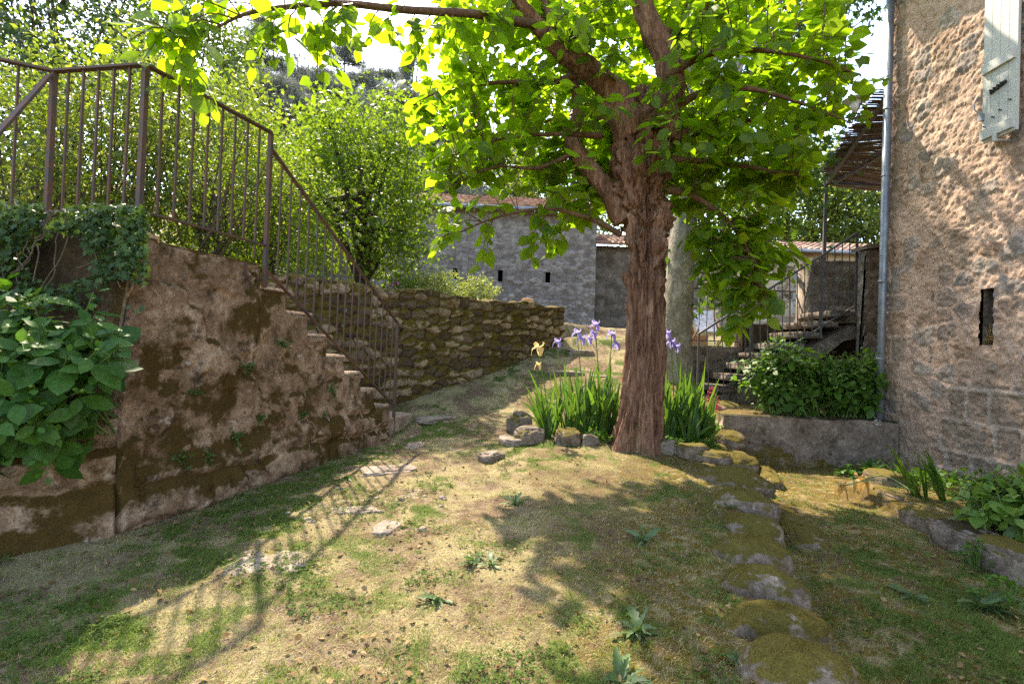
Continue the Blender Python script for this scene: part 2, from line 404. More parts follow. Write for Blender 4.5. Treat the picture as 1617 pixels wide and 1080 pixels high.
# bark
def m_bark(name, cols, zs=.22, sc_=9, moss=0.0, bump=1.0):
    t = NT(name); v = t.co((1, 1, zs)); n = t.noise(sc_, 7, .65, v, .4); cr = t.rng(t.vor(sc_ * 1.6, 'DISTANCE_TO_EDGE', v), 0, .16); n2 = t.noise(sc_ * 5, 5, .6, v)
    col = t.ramp(t.math('ADD', t.math('ADD', t.math('MULTIPLY', n, .6), t.math('MULTIPLY', n2, .4)), t.math('MULTIPLY', t.math('SUBTRACT', cr, .8), .05)), [(.32, cols[0]), (.5, cols[1]), (.66, cols[2])])
    if moss: col = t.mix(t.math('MULTIPLY', t.rng(t.noise(2.5, 6, .7), .58, .68), moss), col, (.07, .06, .015))
    return t.done(t.bsdf(col, .92, t.bump(t.math('ADD', t.math('ADD', n, t.math('MULTIPLY', cr, .12)), t.math('MULTIPLY', n2, .5)), bump, .035), .15))
M['bark'] = m_bark('mulberry_bark', ((.065, .029, .017), (.205, .102, .062), (.37, .225, .145)), .20, 10, .45, 1.4)
M['twig'] = m_bark('mulberry_twig', ((.06, .032, .018), (.12, .068, .038), (.19, .12, .07)), .6, 20, 0, .4)
M['planebark'] = m_bark('plane_bark', ((.10, .09, .06), (.22, .19, .14), (.38, .34, .26)), .7, 5, .1, .4)
M['darkbark'] = m_bark('dark_bark', ((.02, .014, .01), (.055, .038, .026), (.10, .075, .05)), .3, 8, .2)
M['stem'] = m_plain('green_stem', (.10, .15, .04), .6)
M['woodstem'] = m_plain('woody_stem', (.10, .07, .045), .85)
# stone and walls
M['mossy'] = m_stone('mossy_drystone', ((.08, .055, .036), (.19, .135, .09), (.38, .28, .19)), .475, ((.055, .04, .010), (.17, .12, .022)), sc_=1.6, attr=True, mortar=(.018, .013, .008), top=.95, lichen=.5, dirt=.45)
M['flank'] = m_stone('weathered_render', ((.11, .062, .036), (.275, .172, .108), (.52, .37, .26)), .49, ((.045, .030, .010), (.12, .066, .016)), sc_=1.5, top=.5, lichen=.6, dirt=.85, bump=.9)
M['tread'] = m_stone('stair_tread', ((.17, .115, .08), (.31, .22, .16), (.48, .37, .28)), .25, sc_=2.0, top=-.35, lichen=.3)
M['earth'] = m_stone('earth_bank', ((.025, .017, .010), (.055, .036, .02), (.10, .07, .04)), .3, sc_=2.5, top=.3, lichen=.0)
M['boulder'] = m_stone('mossy_boulder', ((.085, .06, .045), (.19, .14, .10), (.32, .25, .19)), .28, ((.060, .044, .010), (.15, .12, .025)), sc_=3.4, top=.62, lichen=.4)
M['rock'] = m_stone('bed_rock', ((.10, .075, .055), (.20, .155, .12), (.33, .26, .21)), .22, sc_=3.0, top=.3, lichen=.25)
M['flatrock'] = m_stone('path_stone', ((.15, .115, .09), (.26, .205, .165), (.37, .31, .26)), .24, ((.10, .08, .02), (.18, .14, .04)), sc_=3.0, top=.1, lichen=.3)
M['barn'] = m_stone('barn_stone', ((.15, .12, .108), (.27, .23, .21), (.41, .36, .33)), 0, sc_=2.2, attr=True, mortar=(.20, .165, .15), lichen=.3, dirt=.2, sidw=.2)
M['barn_dark'] = m_stone('shaded_barn_stone', ((.09, .07, .055), (.17, .14, .11), (.26, .21, .175)), 0, sc_=1.8, attr=True, mortar=(.10, .08, .066), sidw=.2, lichen=.1)  # darker copy of the barn stone; the recess's shade is in its colour
M['farm'] = m_stone('farmhouse_stone', ((.20, .14, .09), (.36, .27, .19), (.50, .41, .31)), 0, sc_=.8, attr=True, mortar=(.46, .39, .31), lichen=.1)
M['stairstone'] = m_stone('court_stone', ((.09, .07, .056), (.20, .16, .13), (.34, .28, .23)), .22, sc_=1.8, top=.3, lichen=.3)
def m_house():
    t = NT('house_render')
    n1 = t.noise(1.4, 6, .62); n2 = t.noise(8, 7, .68); n3 = t.noise(45, 5, .65)
    pl = t.ramp(t.math('ADD', t.math('MULTIPLY', n1, .55), t.math('MULTIPLY', n2, .45)), [(.32, (.32, .215, .16)), (.5, (.47, .325, .24)), (.68, (.58, .43, .33))])
    st = t.ramp(t.attr('sid'), [(0, (.20, .15, .12)), (.35, (.33, .25, .19)), (.6, (.42, .27, .185)), (.8, (.29, .24, .21)), (1, (.47, .38, .31))])
    st = t.mix(t.rng(n2, .35, .65), t.mix(.45, st, (.05, .04, .03)), st)
    col = t.mix(t.rng(t.math('ADD', t.attr('stone'), t.math('MULTIPLY', t.math('SUBTRACT', n2, .5), .7)), .35, .65), pl, st)
    col = t.mix(t.math('MULTIPLY', t.rng(t.attr('joint'), .3, .7), .7), col, (.42, .345, .29))
    col = t.mix(t.math('MULTIPLY', t.rng(n3, .36, .55, 1, 0), .35), col, (.07, .05, .035))
    low = t.math('ADD', t.posz(), t.math('MULTIPLY', n1, 1.6))
    col = t.mix(t.rng(low, 1.1, 2.2, .45, 0), col, (.16, .125, .10))
    h = t.math('ADD', n2, t.math('MULTIPLY', n3, .5))
    return t.done(t.bsdf(col, .95, t.bump(h, .55, .03), .12))
M['house'] = m_house()
M['planter'] = m_stone('planter_render', ((.10, .075, .055), (.20, .15, .115), (.32, .255, .205)), .22, ((.025, .02, .01), (.05, .04, .015)), sc_=2.2, top=.5, lichen=.35, dirt=.6)
def m_tile():
    t = NT('clay_tile'); n = t.noise(3, 5, .6); n2 = t.noise(14, 5, .6)
    c = t.ramp(t.math('ADD', t.math('MULTIPLY', n, .4), t.math('MULTIPLY', t.attr('sid'), .6)), [(.2, (.24, .14, .10)), (.5, (.36, .22, .16)), (.8, (.50, .35, .27))])
    c = t.mix(t.rng(n2, .55, .7), c, (.17, .14, .12)); return t.done(t.bsdf(c, .9, t.bump(n2, .3, .02), .15))
M['tile'] = m_tile()
# metal and wood
def m_rust(name, base, rust, amt):
    t = NT(name); n = t.noise(14, 7, .7); n2 = t.noise(70, 4)
    c = t.mix(t.rng(n, .62 - amt, .72 - amt), base, t.mix(n2, rust, tuple(a * .55 for a in rust)))
    return t.done(t.bsdf(c, .72, t.bump(n2, .25, .003), .35, .25))
M['iron'] = m_rust('rusty_iron', (.085, .062, .055), (.16, .085, .055), .18)
M['iron_grey'] = m_rust('grey_iron', (.085, .080, .080), (.12, .085, .06), .05)
M['zinc'] = m_plain('zinc', (.23, .25, .28), .5, .55, .2, 9, .1)
M['shutter'] = m_plain('pale_paint', (.46, .46, .42), .6, 0, .05, 5, .06)
M['black'] = m_plain('black_iron', (.03, .028, .027), .6, .3)
M['reed'] = m_leaf('reed', (.09, .055, .035), (.17, .11, .075), (.28, .20, .14), .2, (1.3, 1.1, .9), .7, .2)
M['dark'] = m_plain('dark_interior', (.02, .018, .016), .9)
M['glass'] = m_plain('window_glass', (.03, .035, .035), .08, 0, .1, 2, 0, .6)
M['greenwood'] = m_plain('green_shutter_paint', (.05, .09, .055), .7)
M['terracotta'] = m_plain('terracotta', (.48, .25, .13), .85)
M['wood'] = m_plain('old_wood', (.20, .14, .09), .8)
M['canvas'] = m_plain('pale_canvas', (.62, .62, .68), .85)
M['enamel'] = m_plain('enamel', (.42, .50, .47), .35, 0, .12)
M['lampglass'] = m_plain('lamp_glass', (.55, .55, .55), .2, 0, .1, 5, 0, .5)
# ground
def m_ground():
    t = NT('ground_soil'); n0 = t.noise(.55, 6, .6); n1 = t.noise(2.3, 7, .65); n2 = t.noise(13, 6, .7); n3 = t.noise(90, 4, .7)
    soil = t.ramp(n2, [(.3, (.07, .045, .028)), (.5, (.15, .10, .065)), (.7, (.25, .185, .13))])
    straw = t.ramp(n3, [(.3, (.14, .105, .055)), (.55, (.30, .245, .13)), (.75, (.45, .385, .235))])
    moss = t.ramp(n3, [(.3, (.06, .042, .008)), (.6, (.14, .095, .018)), (.8, (.20, .15, .04))])
    grn = t.ramp(n3, [(.3, (.035, .05, .012)), (.6, (.09, .12, .028)), (.8, (.17, .19, .06))])
    lush = t.attr('lush')
    c = t.mix(t.rng(t.math('ADD', n1, t.math('MULTIPLY', lush, .0)), .40, .60), soil, straw)
    c = t.mix(t.math('MULTIPLY', t.attr('mossy'), t.rng(n2, .35, .6)), c, moss)
    c = t.mix(t.rng(t.math('ADD', t.math('MULTIPLY', n1, .5), t.math('MULTIPLY', lush, .55)), .47, .68), c, grn)
    c = t.mix(t.math('MULTIPLY', t.rng(t.noise(5, 5, .6), .60, .68), t.attr('bare')), c, (.33, .26, .20))
    h = t.math('ADD', n2, t.math('MULTIPLY', n3, .7))
    return t.done(t.bsdf(c, .97, t.bump(h, .9, .03), .08))
M['ground'] = m_ground()
def m_grass():
    t = NT('grass_blade'); c = t.ramp(t.attr('hue'), [(.0, (.45, .39, .215)), (.28, (.33, .30, .11)), (.5, (.20, .24, .05)), (1., (.085, .155, .02))])
    b = t.bsdf(c, .6, None, .2); tr = t.new('ShaderNodeBsdfTranslucent'); t.set(tr.inputs[0], t.mix(1., c, (1.5, 1.4, .8), 'MULTIPLY'))
    mx = t.new('ShaderNodeMixShader'); mx.inputs[0].default_value = .35; t.set(mx.inputs[1], b); t.set(mx.inputs[2], tr.outputs[0]); return t.done(mx.outputs[0])
M['grass'] = m_grass()
def m_mossfuzz():
    t = NT('moss_fuzz'); c = t.ramp(t.attr('hue'), [(0, (.13, .085, .02)), (.4, (.16, .115, .022)), (1, (.10, .115, .018))]); return t.done(t.bsdf(c, .9, None, .05))
M['moss'] = m_mossfuzz()

# ================================================================== TERRAIN
M0 = np.array([-4.6, 4.0]); M1 = np.array([1.06, 10.6])
MD = (M1 - M0) / np.linalg.norm(M1 - M0); ML = np.array([-MD[1], MD[0]])   # along, and to the left
HX, HY = 5.0, 6.8                                                            # house corner
def xE(y): return np.interp(y, [-2, 1, 2.07, 3.2, 6.5, 7.7, 9], [-.1, .72, 1.16, 1.56, 2.76, 3.1, 3.2])
def gz(x, y, fine=True):
    x = np.asarray(x, float); y = np.asarray(y, float)
    p = np.interp(y, [-5, 0, 3, 6, 7.5, 9, 10.4, 10.6, 11.7, 11.9, 16, 25, 60, 250], [-.1, -.05, 0, .1, .33, .80, 1.30, 1.45, 1.62, 1.78, 1.95, 2.3, 6, 40])
    p = p + .07 * np.exp(-((x - 1.4) ** 2 + (y - 5.7) ** 2) / 1.8)
    q = np.interp(y, [-5, 6.5, 6.62, 8.2, 9.35, 9.5, 12, 16, 25, 60, 250], [-.27, -.16, .42, .45, .52, 1.40, 1.42, 1.9, 2.3, 6, 40])
    bed = sstep(3.42, 3.56, x) * (1 - sstep(5.2, 5.5, y)); q = q + bed * .17
    e = xE(y); wr = sstep(e - .02, e + .20, x)
    z = p * (1 - wr) + q * wr
    sM = (x - M0[0]) * ML[0] + (y - M0[1]) * ML[1]
    up = sstep(.12, .35, sM)
    z = z * (1 - up) + (1.82 + .015 * np.maximum(sM, 0) + .10 * np.maximum(sM - 7, 0) + .004 * np.maximum(sM - 12, 0) ** 1.5) * up
    far = sstep(20, 60, np.abs(x)); z = z + far * .08 * (np.abs(x) - 20)
    if fine:
        z = z + .10 * (fbm(x * .7, y * .7, 0, 3, 3) - .5) * (1 - up) * sstep(.0, 1.2, np.abs(x - e)) + .045 * (fbm(x * 3.1, y * 3.1, 0, 5, 3) - .5) + .022 * (fbm(x * 13, y * 13, 0, 8, 3) - .5)
    return z
def gnear(x, y): return float(gz(np.array([x]), np.array([y]))[0])
def expand(a, b, start, lim, k): # growing steps outwards
    o = []; s = start; x = a
    while abs(x) < abs(lim): x = x + s * b; o.append(x); s *= k
    return o
xs = np.concatenate([expand(-3.6, -1, .04, 260, 1.12)[::-1], np.arange(-3.6, 5.3, .03), expand(5.3, 1, .04, 260, 1.12)])
yy = [.9]
while yy[-1] < 16: yy.append(yy[-1] + max(.016, .0075 * yy[-1]))
ys = np.concatenate([[-60, -30, -15, -8, -5, -3, -2, -1, -.5, 0, .3, .6], yy, expand(yy[-1], 1, .15, 400, 1.12)])
X, Y = np.meshgrid(xs, ys); Z = gz(X.ravel(), Y.ravel())
nx, ny = len(xs), len(ys)
i = (np.arange(ny - 1)[:, None] * nx + np.arange(nx - 1)[None, :]).ravel()
Q = np.stack([i, i + 1, i + 1 + nx, i + nx], 1)
def lush_f(x, y):
    """how green the ground is, from 0 to 1"""
    n = .5 * fbm(x * 1.1, y * 1.1, 0, 31, 4) + .5 * fbm(x * 3.4, y * 3.4, 0, 33, 4)
    fl = np.interp(y, [2.9, 6], [-2.28, -1.5])          # strip along the stair wall
    near_wall = np.exp(-((x - fl - .5) / .45) ** 2) * (y < 6.5)
    return np.clip((n - .42) * 2.6 + .42 * near_wall + .12 * (x > xE(y)) * (y < 6.5) + .25 * (y > 8.5), 0, 1)
def tuft_f(x, y):
    """small separate tufts, a hand across"""
    return sstep(.41, .63, fbm(x * 8.5, y * 8.5, 0, 35, 5) + .10 * (lush_f(x, y) - .35) + .08 * (fbm(x * 1.3, y * 1.3, 0, 36, 2) - .5))
def mossy_f(x, y):
    e = xE(y); return np.clip(np.exp(-((x - e) / .9) ** 2) + (x > e) * .9 + .35 * (x > .2), 0, 1) * (y < 9)
def bare_f(x, y):
    px = np.interp(y, [0, 2, 5, 7, 9, 11], [-1.2, -1.0, -.75, -.55, .1, .9]); return np.clip(np.exp(-((x - px) / .55) ** 2) * 1.2, 0, 1) * (y > 3.2)
g = link_mesh('ground', np.stack([X.ravel(), Y.ravel(), Z], 1), Q, M['ground'], attrs={'lush': (.40 * lush_f(X.ravel(), Y.ravel()) + .48 * tuft_f(X.ravel(), Y.ravel())), 'mossy': mossy_f(X.ravel(), Y.ravel()), 'bare': bare_f(X.ravel(), Y.ravel())})
tag(g, kind='structure')
# ================================================================== WALL BUILDER
def disp_wall(name, p0, p1, zlo, zhi, ds, dz, hfun, thick, mat, parent=None, holes=(), sgrid=None, zgrid=None, topbump=.0, flip=False):
    """a standing wall from p0 to p1; the face on the right of that walk is the rough one (left when flip)"""
    p0 = np.asarray(p0, float); p1 = np.asarray(p1, float); L = np.linalg.norm(p1 - p0); d = (p1 - p0) / L
    n = np.array([d[1], -d[0]]) * (-1 if flip else 1)
    ss = np.linspace(0, L, max(2, int(L / ds) + 1)) if sgrid is None else np.asarray(sgrid, float)
    for h in holes: ss = np.concatenate([ss[(ss < h[0] - ds * .3) | (ss > h[1] + ds * .3) | ((ss > h[0] + ds * .3) & (ss < h[1] - ds * .3))], [h[0], h[1]]])
    ss = np.unique(np.round(ss, 5))
    zl = zlo(ss) if callable(zlo) else np.full(len(ss), zlo); zh = zhi(ss) if callable(zhi) else np.full(len(ss), zhi)
    if zgrid is None:
        nz_ = max(2, int((zh.max() - zl.min()) / dz) + 1); t = np.linspace(0, 1, nz_)
        if holes:
            z_ = np.linspace(zl.min(), zh.max(), nz_)
            for h in holes: z_ = np.concatenate([z_[(np.abs(z_ - h[2]) > dz * .3) & (np.abs(z_ - h[3]) > dz * .3)], [h[2], h[3]]])
            z_ = np.unique(np.round(z_, 5)); t = (z_ - zl.min()) / (zh.max() - zl.min())
    else: t = (np.asarray(zgrid) - zl.min()) / (zh.max() - zl.min())
    nt, ns = len(t), len(ss)
    S = np.broadcast_to(ss, (nt, ns)); Zg = zl[None] + (zh - zl)[None] * t[:, None]
    r = hfun(S.ravel(), Zg.ravel()); dh = r.pop('h')
    xy = p0[None] + S.ravel()[:, None] * d + dh[:, None] * n
    V = [np.concatenate([xy, Zg.ravel()[:, None]], 1)]
    i = (np.arange(nt - 1)[:, None] * ns + np.arange(ns - 1)[None, :])
    Q = np.stack([i, i + 1, i + 1 + ns, i + ns], -1)
    keep = np.ones(i.shape, bool); sm = (ss[1:] + ss[:-1]) / 2; zm = (Zg[1:, :-1] + Zg[:-1, 1:]) / 2
    for h in holes: keep &= ~((sm[None] > h[0]) & (sm[None] < h[1]) & (zm > h[2]) & (zm < h[3]))
    Q = Q[keep]
    if flip: Q = Q[:, ::-1]
    # top strip and back
    k = 7; base = nt * ns; topf = (nt - 1) * ns + np.arange(ns)
    rows = [topf]; tv = []; nb = base
    x0 = xy.reshape(nt, ns, 2)[-1]; bk = p0[None] + ss[:, None] * d - thick * n
    for j in range(1, k + 1):
        f = j / k; pt = x0 * (1 - f) + bk * f
        z = zh + topbump * (fbm(pt[:, 0] * 5, pt[:, 1] * 5, 0, 77, 3) - .3) * math.sin(PI * f) ** .6
        tv.append(np.concatenate([pt, z[:, None]], 1)); rows.append(nb + np.arange(ns)); nb += ns
    tv.append(np.concatenate([bk, zl[:, None]], 1)); rows.append(nb + np.arange(ns)); nb += ns
    V += tv; QQ = [Q]
    for a, b in zip(rows[:-1], rows[1:]):
        q = np.stack([a[:-1], a[1:], b[1:], b[:-1]], 1); QQ.append(q[:, ::-1] if flip else q)
    for c, rev in ((0, False), (ns - 1, True)):      # end caps: fan of quads between the front column and the back edge
        col = np.arange(nt) * ns + c
        bb = rows[-1][c]; bt = rows[-2][c]
        T = [(col[j], col[j + 1], bb) for j in range(nt - 1)] + [(rows[j][c], rows[j + 1][c], bb) for j in range(len(rows) - 2)]
        T = np.array(T); QQ.append(T[:, ::-1] if rev != flip else T)
    V = np.concatenate(V); ext = len(V) - base
    at = {kk: np.concatenate([a, np.tile(a.reshape(nt, ns)[-1], ext // ns)]) for kk, a in r.items()}
    return link_mesh(name, V, QQ, mat, parent, True, at)
def hf_stone(ch, cw, seed, amp=.05, rnd=.05, rough=.02, warp=.35):
    def f(s, z):
        ed, sid = masonry(s, z, ch, cw, seed, warp); g_ = sstep(0, rnd, ed)
        h = amp * g_ * (.45 + .75 * sid) + rough * (fbm(s * 9, z * 9, 0, seed, 4) - .5) * 2 + .5 * amp * (fbm(s * 2.1, z * 2.1, 0, seed + 2, 2) - .5)
        return {'h': h, 'sid': sid, 'gap': sstep(0, rnd * .55, ed)}
    return f
def hf_rubble(sx, sz, seed, amp=.05, rnd=.05, rough=.02, joint=.5):
    def f(s, z):
        a = s * sx + .45 * (fbm(s * 1.7, z * 1.7, 0, seed + 5, 3) - .5); b = z * sz + .7 * (fbm(s * 1.1, z * 2.1, 4, seed + 6, 3) - .5)
        f1, f2, sid = worley(a, b, seed); e = (f2 - f1) / ((sx + sz) * .5); g_ = sstep(0, rnd, e)
        h = amp * g_ * (.35 + .85 * sid) + rough * (fbm(s * 9, z * 9, 0, seed, 4) - .5) * 2 + .5 * amp * (fbm(s * 2.1, z * 2.1, 0, seed + 2, 2) - .5) + .3 * rough * (fbm(s * 30, z * 30, 0, seed + 3, 3) - .5)
        return {'h': h, 'sid': sid, 'gap': sstep(0, rnd * joint, e)}
    return f
# ================================================================== MOSSY DRY-STONE WALL
Lm = np.linalg.norm(M1 - M0)
zt = lambda s: 1.93 + .16 * s / Lm + .09 * (fbm(s * 1.6, 0, 0, 4, 3) - .5) * 2
zb = lambda s: gz(M0[0] + MD[0] * s, M0[1] + MD[1] * s, False) * 0 + np.interp(M0[1] + MD[1] * s, [4, 6, 7.5, 9, 10.6], [-.1, -.05, .1, .5, 1.1])
ow = disp_wall('garden_wall', M0, M1, zb, zt, .016, .016, hf_rubble(4.0, 7.0, 11, .065, .06, .035), .42, M['mossy'], topbump=.10)
tag(ow, 'mossy dry-stone retaining wall running from the steps to the back court', 'wall')
# ================================================================== LEFT STAIRCASE
SA = P(404, 449, 4.0); SB = P(607, 660, 5.95); sd_ = (SB - SA)[:2]; sd_ /= np.linalg.norm(sd_); sn = np.array([sd_[1], -sd_[0]])   # sn faces the path
def on_flank(u, v): return on_plane(u, v, SA, (sn[0], sn[1], 0))
K = on_flank(192, 620)[:2]; K = K + 0
def s_of(p): return float(np.dot(np.asarray(p)[:2] - K, sd_))
edges = [(404, 449), (449, 489), (484, 526), (514, 560), (541, 588), (565, 616), (586, 643), (607, 660)]
ep = [on_flank(*e) for e in edges]; es = [s_of(p) for p in ep]; ez = [p[2] for p in ep]
es.append(s_of(on_flank(645, 664)))
LAND = ez[0] + .185
def flank_top(s):
    z = np.full(len(s), LAND); z = z + .03 * (vnoise(s * 4, 0, 0, 9) - .5) - .03 * s / es[0]
    for a, zz in zip(es, ez): z = np.where(s >= a, zz - .03, z)
    return z
sg = np.unique(np.round(np.concatenate([np.arange(0, es[-2] + .01, .015)] + [[a - .002, a + .002] for a in es[:-1]]), 4)); sg = sg[sg <= es[-2] - .003 + .2]
def hf_flank(s, z):
    n = fbm(s * 1.6, z * 1.6, 0, 21, 4); big = sstep(.48, .56, fbm(s * 3.0, z * 3.0, 0, 24, 5))
    low = sstep(.55, .15, z - .06 * s + .25 * (n - .5))
    ed, sid = masonry(s, z, .26, .5, 29, .5)
    h = .05 * (n - .5) + .032 * sstep(.49, .535, fbm(s * 3.0, z * 3.0, 0, 24, 5)) + .022 * (fbm(s * 11, z * 11, 0, 22, 4) - .5) + low * (.04 * sstep(0, .05, ed) + .05) - .012 * sstep(.012, .0, np.abs(n - .52)) 
    return {'h': h, 'sid': sid, 'gap': np.ones(len(s))}
st = thing('stone_staircase', 'stained stone staircase climbing along the left, with a high rendered flank', 'staircase', (SA[0], SA[1], 0))
disp_wall('flank_wall', K, K + sd_ * (es[-2] + .2), -.25, flank_top, .015, .018, hf_flank, .30, M['flank'], st, sgrid=sg, topbump=.01)
def at_s(s, off): return K + sd_ * s + sn * off
def block(name, s0, s1, o0, o1, z0, z1, mat, parent, seed, chip=.012):
    """one stone slab with worn edges"""
    ns_, no_ = 10, 24
    S_, O_ = np.meshgrid(np.linspace(0, 1, ns_), np.linspace(0, 1, no_)); V = []
    for lay in range(3):
        zz = (z1, z1 - .02, z0)[lay]; k = (.014, .0, .0)[lay]
        s_ = s0 + k + (s1 - s0 - 2 * k) * S_; o_ = o0 + k + (o1 - o0 - 2 * k) * O_
        s_ = s_ + chip * (fbm(O_ * 7, S_ * 2, lay * .3, seed, 3) - .5) * 2; o_ = o_ + chip * (fbm(O_ * 2, S_ * 7, 5, seed, 3) - .5) * 2
        p = K[None] + s_.ravel()[:, None] * sd_ + o_.ravel()[:, None] * sn
        z = zz + (chip * .7 * (fbm(S_ * 3, O_ * 8, 1, seed, 3) - .5).ravel() if lay == 0 else 0 * p[:, 0])
        V.append(np.concatenate([p, np.broadcast_to(np.reshape(z, (-1, 1)), (len(p), 1))], 1))
    n = ns_ * no_; i = (np.arange(no_ - 1)[:, None] * ns_ + np.arange(ns_ - 1)[None]).ravel()
    top = np.stack([i, i + 1, i + 1 + ns_, i + ns_], 1); ring = np.concatenate([np.arange(ns_), np.arange(1, no_) * ns_ + ns_ - 1, (no_ - 1) * ns_ + np.arange(ns_ - 2, -1, -1), np.arange(no_ - 2, 0, -1) * ns_])
    r2 = np.roll(ring, -1)
    sides = [np.stack([ring + l * n, ring + (l + 1) * n, r2 + (l + 1) * n, r2 + l * n], 1) for l in (0, 1)]
    return link_mesh(name, np.concatenate(V), [top[:, ::-1]] + sides, mat, parent, False)
for k in range(8):
    o = .012 if k < 7 else .06
    block('step', es[k] - .02, es[k + 1] + (.10 if k < 7 else 0), -1.45, o - .012 * (k < 7), ez[k] - .07 if k < 7 else -.05, ez[k], M['tread'], st, 40 + k)
# landing: solid block behind the flank
lp = [at_s(.06, -.06), at_s(es[0], -.06), at_s(es[0], -1.9), np.array([-4.4, 4.0]), np.array([-6.5, 3.4]), np.array([-6.5, 3.15]), np.array([-2.9, 3.12])]
V = [(*p, LAND - .012) for p in lp] + [(*p, -.2) for p in lp]; n = len(lp)
bm = MB(); bm.V.append(np.array(V)); bm.n = 2 * n
T = [(0, i, i + 1) for i in range(1, n - 1)]; bm.T.append(np.array(T)); bm.Q.append(np.array([(i, i + n, (i + 1) % n + n, (i + 1) % n) for i in range(n)]))
bm.build('landing', M['earth'], st, False)
# bank behind the hydrangea bed, and the low bed wall in front of it
def hf_bank(s, z): return {'h': .16 * (fbm(s * 2, z * 2, 0, 51, 4) - .5) + .05 * (fbm(s * 9, z * 9, 0, 52, 3) - .5), 'sid': 0 * s, 'gap': 0 * s + 1}
ob = disp_wall('earth_bank', (-6.2, 2.95), (K[0] - .05, K[1] + .10), .3, lambda s: LAND + .04 + .08 * (fbm(s * 3, 0, 0, 5, 3) - .5), .03, .03, hf_bank, .25, M['earth'], topbump=.08)
tag(ob, 'dark earth bank under the railing, behind the big hydrangea', 'bank')
LW0 = G(-420, 960, 0.0)[:2]; LWm = K + np.array([-.02, -.0])
def hf_low(s, z):
    n = fbm(s * 2, z * 2, 0, 61, 4); ed, sid = masonry(s, z, .3, .6, 63, .5)
    return {'h': .08 * (n - .5) + .03 * sstep(0, .06, ed) + .02 * (fbm(s * 12, z * 12, 0, 62, 3) - .5) + .08 * sstep(.45, .0, z), 'sid': sid, 'gap': 0 * s + 1}
ol = disp_wall('bed_wall', LW0, LWm, -.25, lambda s: .70 + .05 * (fbm(s * 4, 0, 0, 6, 3) - .5), .016, .016, hf_low, .22, M['flank'], topbump=.03)
tag(ol, 'low mossy wall in the left corner below the hydrangea', 'wall')
# soil in that bed
bs = MB(); q = [LW0 + np.array([-.1, .1]), LWm + np.array([-.05, .15]), np.array([K[0] - .1, K[1] + .2]), np.array([-6.2, 3.1])]
bs.add([(*p, .62) for p in q], [(0, 1, 2, 3)])
sb = bs.build('bed_soil', M['earth'], None, False); tag(sb, kind='structure')
# ================================================================== LEFT IRON RAILING
def inset(p, off=-.05):
    return np.array([p[0] - sn[0] * -off * 1.0, p[1] - sn[1] * -off, p[2]])
rl = thing('iron_railing', 'rusty iron railing round the landing and down the left stone stairs', 'railing', (SA[0], SA[1], LAND))
pB = on_flank(230, 240)[:2] + sn * -.05 ; sB = s_of(pB)
Btop = on_flank(238, 104); zt_ = Btop[2]; Bxy = at_s(s_of(Btop), -.04)
Ctop = on_flank(423, 212); Cxy = at_s(s_of(Ctop) + 0.0, .03)
zC = Ctop[2]
Dtop = on_flank(623, 510); Dxy = at_s(s_of(Dtop), .04)
Axy = P(85, 125, 3.25)[:2]
Zxy = np.array([-4.4, 2.55])
def v3(xy, z): return np.array([xy[0], xy[1], z])
def rail_parts(top0, top1, bot0, bot1, n, root, mat, w=.016, t0=.0, skip=(), drop=0.0, mb=None):
    for k in range(n):
        f = (k + 1 + t0) / (n + 1)
        a = bot0 + (bot1 - bot0) * f; b = top0 + (top1 - top0) * f
        m = MB(); dz = drop if k in skip else 0
        m.bar(v3(a[:2], a[2] - dz), b, w, w); m.build('baluster', mat, root, False)
ir = M['iron']
def post(xy, z0, z1, root, mat=ir, w=.031):
    m = MB(); m.bar(v3(xy, z0), v3(xy, z1), w, w); m.box((xy[0] - w * .55, xy[1] - w * .55, z1), (xy[0] + w * .55, xy[1] + w * .55, z1 + .006)); return m.build('post', mat, root, False)
post(Bxy, LAND - .16, zt_, rl); post(Cxy, ez[0] - .02, zC, rl); post(Axy, LAND - .05, zt_ + .01, rl); post(Dxy, -.02, Dtop[2], rl, w=.03)
post(Zxy, LAND - .1, zt_, rl)
def rail(name, p, q, root, mat=ir, a=.042, b=.014):
    m = MB(); m.bar(p, q, a, b); return m.build(name, mat, root, False)
segs = [(Zxy, Axy, zt_, zt_, 8), (Axy, Bxy, zt_, zt_, 5), (Bxy, Cxy, zt_, zC, 8)]
for a, b, z0, z1, n in segs:
    rail('top_rail', v3(a, z0 + .01), v3(b, z1 + .01), rl)
    bz0, bz1 = z0 - .90, z1 - .90
    rail('bottom_rail', v3(a, bz0), v3(b, bz1), rl, a=.03, b=.012)
    rail_parts(v3(a, z0), v3(b, z1), v3(a, bz0), v3(b, bz1), n, rl, ir, .0125, skip=(n - 1,), drop=.12)
t0 = v3(Cxy, on_flank(423, 234)[2]); t1 = v3(Dxy, Dtop[2]); b0 = v3(Cxy, on_flank(411, 424)[2]); b1 = v3(at_s(s_of(Dtop) - .02, .04), on_flank(611, 641)[2])
rail('top_rail', t0, t1, rl, a=.036, b=.014); rail('bottom_rail', b0, b1, rl, a=.03, b=.012)
rail_parts(t0, t1, b0, b1, 17, rl, ir, .0115, t0=.15)
# the handrail of the flight that goes down on the far left
rail('handrail', v3(Axy + np.array([0, -.03]), zt_ - .03), P(-60, 275, 2.75), rl, a=.036, b=.016)
for (u, v) in ((508, 566), (571, 622), (600, 652)):                        # fixings into the flank
    a = on_flank(u, v); m = MB(); m.bar(v3(a[:2] + sn * .035, a[2] - .005), v3(a[:2] + sn * .035 - sd_ * .03, a[2] - .10), .02, .014); m.build('bracket', ir, rl, False)
for (u, v) in ((190, 378), (382, 425)):
    a = on_flank(u, v); m = MB(); m.bar(v3(a[:2] + sn * .02, a[2] - .05), v3(a[:2] + sn * .02, a[2] + .05), .045, .012); m.build('bracket', ir, rl, False)

